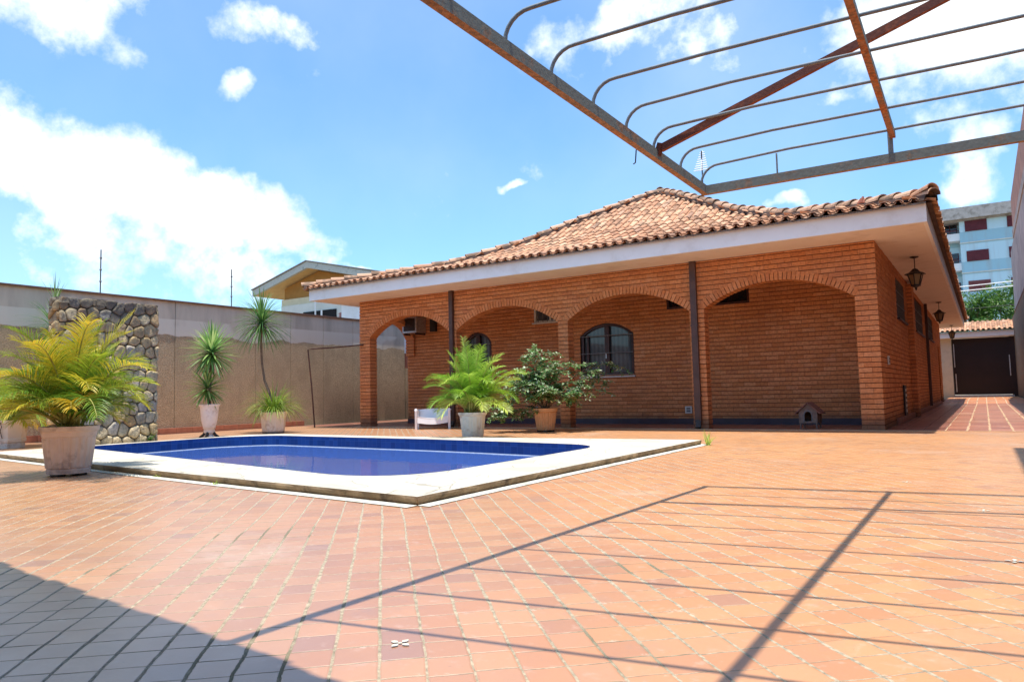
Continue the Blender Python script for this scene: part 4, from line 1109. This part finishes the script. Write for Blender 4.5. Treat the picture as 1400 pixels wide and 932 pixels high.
# second dracaena top seen above the far left palm
d2 = thing('slender_dracaena', 'tall thin dracaena half hidden behind the yellow palm at the left', 'plant', (-15.05,6.9,0))
m = MB(); m.tube([(0,0,0),(.02,.01,1.0),(-.02,.0,2.0),(.02,0,2.75)],[.03,.025,.022,.018],7); m.build('stem', M['stem'], d2)
rosette('rosette', d2, (0,0,2.15), 130, .75, .022, 1.1, (-.8,1.2), M['dracena'], .15)
rosette('rosette', d2, (.02,0,2.72), 10, .5, .022, .25, (1.0,1.5), M['dracena'], .15)

# variegated shrub in terracotta
R = random.Random(4)
sb = thing('potted_shrub', 'loose variegated shrub in an orange ribbed planter between the second and third arch', 'potted plant', (-6.98,11.86,0))
ribbed_pot([(.145,.03,0),(.155,.032,0),(.16,.06,1),(.205,.36,1),(.21,.365,0),(.232,.375,0),(.24,.44,0),(.22,.442,0)], 'pot_terra', .442, .232, 22, .010)(sb)
st = MB(); lf = MB()
def twig(p, d, L, r, depth):
    pts = [V(p)]; d = V(d).normalized(); n = 6
    for k in range(n):
        d = (d+V((R.uniform(-.2,.2),R.uniform(-.2,.2),R.uniform(-.16,.08)-(.10 if depth else 0)))).normalized(); pts.append(pts[-1]+d*L/n)
        if depth < 2 and k > 0:
            for _ in range(2):
                if R.random() < (.75 if depth == 0 else .5):
                    a = R.uniform(0,2*PI); dd = (d*.5+V((math.cos(a), math.sin(a), R.uniform(-.1,.7)))).normalized()
                    twig(pts[-1], dd, L*R.uniform(.4,.65), r*.55, depth+1)
        if depth > 0:
            for _ in range(4 if depth == 2 else 3):
                a = R.uniform(0,2*PI); ld = (d*.6+V((math.cos(a), math.sin(a), R.uniform(-.5,.5)))).normalized()
                q = pts[-1]-d*R.uniform(0,L/n); l = R.uniform(.05,.09)
                s = ld.cross(V((R.uniform(-.5,.5),R.uniform(-.5,.5),1))).normalized(); rc = (R.random()**1.3, R.random())
                lf.face([q, q+ld*l*.5+s*l*.26, q+ld*l, q+ld*l*.5-s*l*.26], 0, rc)
    st.tube(pts, [r*(1-.6*k/n) for k in range(n+1)], 5, cap=False)
for az, el, L in ((3.75,.85,.85),(3.5,.35,.75),(2.7,1.05,.8),(.6,1.15,1.15),(.7,.85,.85),(-.3,.9,.65),(4.4,.9,.75),(1.7,1.2,.95),(3.7,.12,.70),(5.2,1.0,.75),(3.1,1.3,.9)):
    twig((.03*math.cos(az),.03*math.sin(az),.42), (math.cos(az)*math.cos(el), math.sin(az)*math.cos(el), math.sin(el)), L, .016, 0)
st.build('branches', M['stem'], sb); lf.build('leaves', M['shrub'], sb)

def weed(loc, label, n, L, w, seed, mat='weed', name='weed'):
    global R
    R = random.Random(seed); t = thing(name, label, 'weed', loc)
    m = MB()
    for k in range(n):
        a = R.uniform(0,2*PI); e = R.uniform(.5,1.45); blade(m, (R.uniform(-.03,.03),R.uniform(-.03,.03),0), (math.cos(a)*math.cos(e), math.sin(a)*math.cos(e), math.sin(e)), R.uniform(.5,1)*L, w, R.uniform(.3,1.2), 4)
    m.build('blades', M[mat], t); return t
weed((-3.07,9.36,0), 'yellow green grass tuft growing at the right corner of the pool deck', 26, .24, .012, 3)
weed((-12.0,7.05,.06), 'small leafy green weed at the foot of the stone panel', 60, .16, .035, 6, 'tree_leaf')
R = random.Random(77)
for k, (x, y, lab) in enumerate(((-6.7,4.02,'tiny weed in the crack by the near pool deck edge, closer to the large palm'),(-5.6,3.88,'tiny weed in the crack by the near pool deck edge, closer to the deck corner'))):
    weed((x,y,0), lab, 14, .05, .01, 20+k, 'weed')

# mango-like tree beyond the gate
def tree(loc, rad, h, zc, n, seed, label):
    global R
    R = random.Random(seed); t = thing('tree', label, 'tree', loc)
    m = MB(); m.tube([(0,0,0),(.1,.1,zc*.5),(0,0,zc)],[.3,.22,.12],8)
    cl = []
    for k in range(46):
        a = R.uniform(0,2*PI); e = R.uniform(-.5,1.35); rr = R.uniform(.45,1.0)
        c = V((rad*rr*math.cos(a)*math.cos(e), rad*rr*math.sin(a)*math.cos(e), zc+h*rr*math.sin(e))); cl.append((c, R.uniform(.45,.9)))
        if k % 3 == 0: m.tube([(0,0,zc*.6), tuple(c*.5+V((0,0,zc*.45))), tuple(c)],[.09,.05,.015],5)
    m.build('trunk', M['bark'], t, True)
    f = MB()
    for c, s in cl:
        for k in range(n):
            d = V((R.gauss(0,1),R.gauss(0,1),R.gauss(0,1))).normalized()*s*R.uniform(.55,1.05)
            p = c+d; ld = (d.normalized()+V((R.uniform(-.6,.6),R.uniform(-.6,.6),R.uniform(-.9,.2)))).normalized(); L = R.uniform(.16,.30)
            sd = ld.cross(V((R.uniform(-1,1),R.uniform(-1,1),1))).normalized(); w = L*.17
            f.face([p, p+ld*L*.45+sd*w, p+ld*L, p+ld*L*.45-sd*w])
    f.build('crown', M['tree_leaf'], t)
tree((1.3,60,0), 3.0, 3.0, 4.6, 330, 14, 'dense dark green tree in front of the apartment block beyond the gate')

# ================================================================== SMALL OBJECTS
R = random.Random(8)
kn = thing('dog_kennel', 'small weathered wooden pet kennel on legs under the right hand arch', 'kennel', (-2.62,13.68,.004), rz=-.05)
m = MB(); w = .155
z0, z1, za = .095, .30, .43
# front with an arched doorway
dw = .06; cxs = [(-dw + 2*dw*k/8) for k in range(9)]
top = [(x, .235+math.sqrt(max(0, dw*dw-x*x))) for x in cxs]
L_ = [(-w,z0),(-dw,z0),(-dw,.115)]+[(-dw,.235)]
m.prism([(-w,z0),(w,z0),(w,.125),(-w,.125)], -.15, -.135)
m.prism([(-w,.125),(-dw,.125),(-dw,.235),(-w,.235)], -.15, -.135); m.prism([(dw,.125),(w,.125),(w,.235),(dw,.235)], -.15, -.135)
for k in range(8):
    a, b = top[k], top[k+1]; za_ = za-(abs(a[0]))*(za-z1)/w; zb_ = za-(abs(b[0]))*(za-z1)/w
    m.prism([(a[0],a[1]),(b[0],b[1]),(b[0],zb_),(a[0],za_)], -.15, -.135)
m.prism([(-w,.235),(-dw,.235),(-dw,za-dw*(za-z1)/w),(-w,z1)], -.15, -.135); m.prism([(dw,.235),(w,.235),(w,z1),(dw,za-dw*(za-z1)/w)], -.15, -.135)
m.box((-w,-.134,z0),(-w+.015,.16,z1)); m.box((w-.015,-.134,z0),(w,.16,z1)); m.prism([(-w,z0),(w,z0),(w,z1),(0,za),(-w,z1)], .16, .175); m.box((-w+.015,-.134,z0),(w-.015,.16,z0+.012))
m.build('body', M['kennel_wood'], kn)
m = MB(); dwp = [(-dw-.018,.12),(-dw-.018,.235)]+[(x*1.3, .235+1.3*math.sqrt(max(0,dw*dw-x*x))) for x in cxs]+[(dw+.018,.235),(dw+.018,.12)]
inn = [(-dw,.12),(-dw,.235)]+top+[(dw,.235),(dw,.12)]
for k in range(len(dwp)-1): m.prism([dwp[k],dwp[k+1],inn[k+1],inn[k]], -.156, -.151)
m.build('door_trim', M['grille'], kn)
m = MB()
for sg in (-1, 1): m.prism([(sg*(w+.055), z1-.050), (0, za+.005), (0, za+.027), (sg*(w+.055), z1-.028)], -.19, .21)
m.build('roof', M['kennel_roof'], kn)
for sx in (-1, 1):
    for y in (-.13,.14):
        m = MB(); m.box((sx*(w-.02)-.012,y-.012,0),(sx*(w-.02)+.012,y+.012,z0)); m.build('leg', M['kennel_wood'], kn)

ch = thing('plastic_chair', 'low white plastic armchair standing by the first arch', 'chair', (-10.22,12.50,0), rz=.62)
def shell(fn, nu, nv, th):
    m = MB(); rows = [[V(fn(i/nu, j/nv)) for j in range(nv+1)] for i in range(nu+1)]
    back = [[p+V(th) for p in r] for r in rows]
    m.grid(rows, 0, (.5,.5)); m.grid([r[::-1] for r in back], 0, (.5,.5))
    m.grid([rows[0], back[0]], 0, (.5,.5)); m.grid([back[-1], rows[-1]], 0, (.5,.5)); m.grid([[r[0] for r in back],[r[0] for r in rows]], 0, (.5,.5)); m.grid([[r[-1] for r in rows],[r[-1] for r in back]], 0, (.5,.5))
    return m
m = shell(lambda u, v: (-.33+.66*u, -.22+.44*v, .24-.06*math.sin(PI*u)-.05*v+.05*(1-v)**4), 14, 8, (0,0,-.012)); m.build('seat', M['plastic'], ch, True)
m = shell(lambda u, v: (-.33+.66*u, -.235+.02*v, .14-.035*math.sin(PI*u)+(.14)*v), 14, 3, (0,.012,0)); m.build('apron', M['plastic'], ch, True)
m = shell(lambda u, v: (-.34+.68*u, .20+.10*v-.03*math.sin(PI*u), .18+.24*v+.02*math.sin(PI*u)*v), 14, 6, (0,.012,0)); bk = m.build('backrest', M['plastic'], ch, True)
for sx in (-1, 1):
    m = MB(); m.prism([(-.23,.0),(-.19,.0),(-.165,.40),(-.175,.45),(-.235,.45),(-.25,.40)], 0, .045); 
    o = m.build('leg', M['plastic'], ch); o.rotation_euler.z = PI/2; o.location = (sx*.36+(.022),0,0)
    m = MB(); m.prism([(.19,.0),(.24,.0),(.30,.42),(.22,.40)], 0, .04); o = m.build('leg', M['plastic'], ch); o.rotation_euler.z = PI/2; o.location = (sx*.35+.02,0,0)
    m = MB(); m.box((sx*.36-.035,-.23,.405),(sx*.36+.035,.27,.425)); m.build('armrest', M['plastic'], ch)

# ================================================================== CAMERA, LIGHT, SKY
cam = bpy.data.cameras.new('camera'); co = bpy.data.objects.new('camera', cam); C.objects.link(co)
cam.sensor_width = 36; cam.lens = 25.484; cam.clip_start = .05; cam.clip_end = 3000
co.matrix_world = Matrix([[0.837866, 0.058596, 0.542722, 0.0], [0.545414, -0.048969, -0.836735, 0.0], [-0.022453, 0.99708, -0.072989, 0.72], [0.0, 0.0, 0.0, 1.0]])
S.camera = co
sv = V((.07,-.10,1)).normalized()
su = bpy.data.lights.new('sun', 'SUN'); su.energy = 3.5; su.angle = math.radians(.53); su.color = (1,.955,.88)
so = bpy.data.objects.new('sun', su); C.objects.link(so); so.rotation_euler = sv.to_track_quat('Z','Y').to_euler(); so.location = (0,0,50)
w = bpy.data.worlds.new('World'); S.world = w; w.use_nodes = True
nt = w.node_tree; nt.nodes.clear()
def N(t, **k):
    x = nt.nodes.new('ShaderNode'+t)
    for a, b in k.items(): setattr(x, a, b)
    return x
def Lk(a, b): nt.links.new(a, b)
sky = N('TexSky', sky_type='NISHITA', sun_disc=False, sun_elevation=math.asin(sv.z), sun_rotation=math.atan2(sv.x, sv.y), air_density=1.0, dust_density=1.3, ozone_density=1.6)
tc = N('TexCoord'); nv = N('VectorMath', operation='NORMALIZE'); Lk(tc.outputs['Generated'], nv.inputs[0]); D_ = nv.outputs[0]
wn_ = N('TexNoise'); Lk(D_, wn_.inputs['Vector']); wn_.inputs['Scale'].default_value = 9; wn_.inputs['Detail'].default_value = 5
ws = N('VectorMath', operation='SUBTRACT'); Lk(wn_.outputs['Color'], ws.inputs[0]); ws.inputs[1].default_value = (.5,.5,.5)
wm = N('VectorMath', operation='SCALE'); Lk(ws.outputs[0], wm.inputs[0]); wm.inputs['Scale'].default_value = .11
wa = N('VectorMath', operation='ADD'); Lk(D_, wa.inputs[0]); Lk(wm.outputs[0], wa.inputs[1]); DW = wa.outputs[0]
# clouds on the sky dome: each is a direction with a size, broken up by noise
cur = None
for (ax,ay,az,bx,by,bz,ca,cb,cx_,cy_,cz_,wt) in [(4.75, 8.17, 2.14, -11.37, 5.8, -27.08, -0.003, -0.011, -0.83, 0.37, 0.43, 1), (9.14, 23.37, -6.8, -15.19, -4.11, -25.68, -0.009, -0.013, -0.8, 0.43, 0.41, 1), (10.59, 11.26, 3.07, -10.96, 12.7, -32.53, -0.007, -0.015, -0.71, 0.54, 0.45, 1), (29.51, 36.4, 5.18, -18.57, 14.07, -56.9, -0.02, -0.026, -0.74, 0.55, 0.38, 0.9), (3.01, 6.53, -0.76, -4.8, -0.45, -14.9, -0.003, -0.007, -0.86, 0.43, 0.27, 1.3), (4.09, 6.53, -1.59, -5.83, -1.09, -17.08, -0.003, -0.008, -0.8, 0.56, 0.24, 1.3), (3.28, 6.91, -2.42, -5.85, -2.97, -17.64, -0.003, -0.008, -0.85, 0.48, 0.2, 0.9), (5.0, 10.69, -0.01, -12.52, 1.41, -38.28, -0.004, -0.017, -0.86, 0.4, 0.3, 1), (5.33, 10.24, -1.61, -5.04, -1.2, -24.52, -0.005, -0.011, -0.87, 0.48, 0.16, 0.75), (6.04, 8.32, -0.63, -5.79, 0.89, -34.89, -0.005, -0.017, -0.8, 0.59, 0.15, 0.6), (12.16, 5.81, 1.27, -1.61, 10.56, -20.38, -0.006, -0.01, -0.42, 0.79, 0.44, 0.75), (8.58, 3.64, -0.22, -3.72, 13.33, -26.34, -0.004, -0.012, -0.34, 0.82, 0.46, 0.75), (21.04, 7.97, -2.88, -6.69, 15.58, -35.68, -0.01, -0.017, -0.27, 0.86, 0.43, 0.5), (65.81, 41.65, -2.04, -24.58, 32.64, -142.04, -0.038, -0.071, -0.51, 0.82, 0.28, 0.7), (17.74, 9.49, -9.11, -23.7, 11.63, -40.25, -0.01, -0.02, -0.26, 0.88, 0.41, 0.45), (11.65, 0.55, 0.43, 2.48, 6.56, -14.8, -0.004, -0.007, -0.06, 0.92, 0.4, 1.3), (9.96, 0.99, -2.64, -0.86, 5.84, -13.62, -0.004, -0.006, 0.01, 0.92, 0.39, 1.3), (13.06, 0.62, -3.19, -1.1, 7.19, -20.44, -0.005, -0.008, 0.04, 0.94, 0.33, 0.85), (44.03, 9.26, -7.92, -9.42, 31.44, -85.61, -0.019, -0.038, -0.13, 0.93, 0.35, 0.9), (28.08, 1.16, -5.69, -1.41, 6.84, -23.93, -0.01, -0.01, 0.02, 0.96, 0.27, 1.3), (27.46, 1.29, -4.79, -2.1, 8.22, -33.59, -0.01, -0.014, -0.0, 0.97, 0.24, 1), (36.72, 8.95, -4.1, -8.66, 19.57, -88.13, -0.017, -0.042, -0.21, 0.95, 0.23, 0.9), (30.26, 30.94, -3.24, -27.0, 7.98, -143.06, -0.021, -0.071, -0.7, 0.7, 0.17, 0.8), (17.5, 4.46, -10.55, -17.1, 11.78, -37.69, -0.008, -0.017, -0.05, 0.95, 0.32, 0.5)]:
    res = []
    for q, c0 in (((ax,ay,az), ca), ((bx,by,bz), cb)):
        d = N('VectorMath', operation='DOT_PRODUCT'); Lk(DW, d.inputs[0]); d.inputs[1].default_value = q
        s = N('Math', operation='SUBTRACT'); Lk(d.outputs['Value'], s.inputs[0]); s.inputs[1].default_value = c0
        m_ = N('Math', operation='MULTIPLY'); Lk(s.outputs[0], m_.inputs[0]); Lk(s.outputs[0], m_.inputs[1]); res.append(m_.outputs[0])
    a_ = N('Math', operation='ADD'); Lk(res[0], a_.inputs[0]); Lk(res[1], a_.inputs[1])
    f = N('Math', operation='SUBTRACT'); f.inputs[0].default_value = 1; Lk(a_.outputs[0], f.inputs[1])
    # only the facing half of the dome
    g = N('VectorMath', operation='DOT_PRODUCT'); Lk(D_, g.inputs[0]); g.inputs[1].default_value = (cx_,cy_,cz_)
    gg = N('Math', operation='GREATER_THAN'); Lk(g.outputs['Value'], gg.inputs[0]); gg.inputs[1].default_value = .3
    f1 = N('Math', operation='MAXIMUM'); Lk(f.outputs[0], f1.inputs[0]); f1.inputs[1].default_value = -1.2
    f2 = N('Math', operation='ADD'); Lk(f1.outputs[0], f2.inputs[0]); f2.inputs[1].default_value = 1.2
    f3 = N('Math', operation='MULTIPLY'); Lk(f2.outputs[0], f3.inputs[0]); Lk(gg.outputs[0], f3.inputs[1])
    f4 = N('Math', operation='MULTIPLY'); Lk(f3.outputs[0], f4.inputs[0]); f4.inputs[1].default_value = (.35+.65*wt)
    if cur is None: cur = f4.outputs[0]
    else:
        mx = N('Math', operation='SMOOTH_MAX'); Lk(cur, mx.inputs[0]); Lk(f4.outputs[0], mx.inputs[1]); mx.inputs[2].default_value = .25; cur = mx.outputs[0]
n1 = N('TexNoise'); Lk(D_, n1.inputs['Vector']); n1.inputs['Scale'].default_value = 7; n1.inputs['Detail'].default_value = 9; n1.inputs['Roughness'].default_value = .58; n1.inputs['Distortion'].default_value = .25
n2 = N('TexNoise'); Lk(D_, n2.inputs['Vector']); n2.inputs['Scale'].default_value = 26; n2.inputs['Detail'].default_value = 7; n2.inputs['Roughness'].default_value = .6
q1 = N('Math', operation='MULTIPLY_ADD'); Lk(n1.outputs[0], q1.inputs[0]); q1.inputs[1].default_value = 4.2; q1.inputs[2].default_value = -2.1
q2 = N('Math', operation='MULTIPLY_ADD'); Lk(n2.outputs[0], q2.inputs[0]); q2.inputs[1].default_value = 3.2; q2.inputs[2].default_value = -1.6
s1 = N('Math', operation='ADD'); Lk(cur, s1.inputs[0]); Lk(q1.outputs[0], s1.inputs[1])
s2 = N('Math', operation='ADD'); Lk(s1.outputs[0], s2.inputs[0]); Lk(q2.outputs[0], s2.inputs[1])
mr = N('MapRange', interpolation_type='SMOOTHSTEP'); Lk(s2.outputs[0], mr.inputs[0]); mr.inputs[1].default_value = .75; mr.inputs[2].default_value = 2.5; mr.inputs[4].default_value = .97
# thin haze of high cloud
n3 = N('TexNoise'); Lk(D_, n3.inputs['Vector']); n3.inputs['Scale'].default_value = 2.1; n3.inputs['Detail'].default_value = 6
mr3 = N('MapRange'); Lk(n3.outputs[0], mr3.inputs[0]); mr3.inputs[1].default_value = .45; mr3.inputs[2].default_value = .75; mr3.inputs[4].default_value = .16
mxm = N('Math', operation='MAXIMUM'); Lk(mr.outputs[0], mxm.inputs[0]); Lk(mr3.outputs[0], mxm.inputs[1])
hs = N('Mix', data_type='RGBA', blend_type='MULTIPLY'); hs.inputs[0].default_value = 1; Lk(sky.outputs[0], hs.inputs[6]); hs.inputs[7].default_value = (.60,.83,.97,1)
ccr = N('MapRange', interpolation_type='SMOOTHSTEP'); Lk(n1.outputs[0], ccr.inputs[0]); ccr.inputs[1].default_value = .35; ccr.inputs[2].default_value = .62
ccm = N('Mix', data_type='RGBA'); Lk(ccr.outputs[0], ccm.inputs[0]); ccm.inputs[6].default_value = (4.0,4.4,4.9,1); ccm.inputs[7].default_value = (5.0,5.2,5.4,1)
mc = N('Mix', data_type='RGBA'); Lk(mxm.outputs[0], mc.inputs[0]); Lk(hs.outputs[2], mc.inputs[6]); Lk(ccm.outputs[2], mc.inputs[7])
bg = N('Background'); Lk(mc.outputs[2], bg.inputs[0]); bg.inputs[1].default_value = .15
wo = N('OutputWorld'); Lk(bg.outputs[0], wo.inputs[0])
w.cycles.sampling_method = 'MANUAL'; w.cycles.sample_map_resolution = 512
for o in bpy.data.objects:
    if '_w' in o: del o['_w']
S.view_settings.view_transform = 'Standard'; S.view_settings.look = 'None'; S.view_settings.gamma = 1; S.view_settings.use_curve_mapping = False
S.view_settings.exposure = .92
S.cycles.max_bounces = 8; S.cycles.diffuse_bounces = 4; S.cycles.transparent_max_bounces = 8; S.cycles.sample_clamp_indirect = 8
S.cycles.caustics_reflective = False; S.cycles.caustics_refractive = False
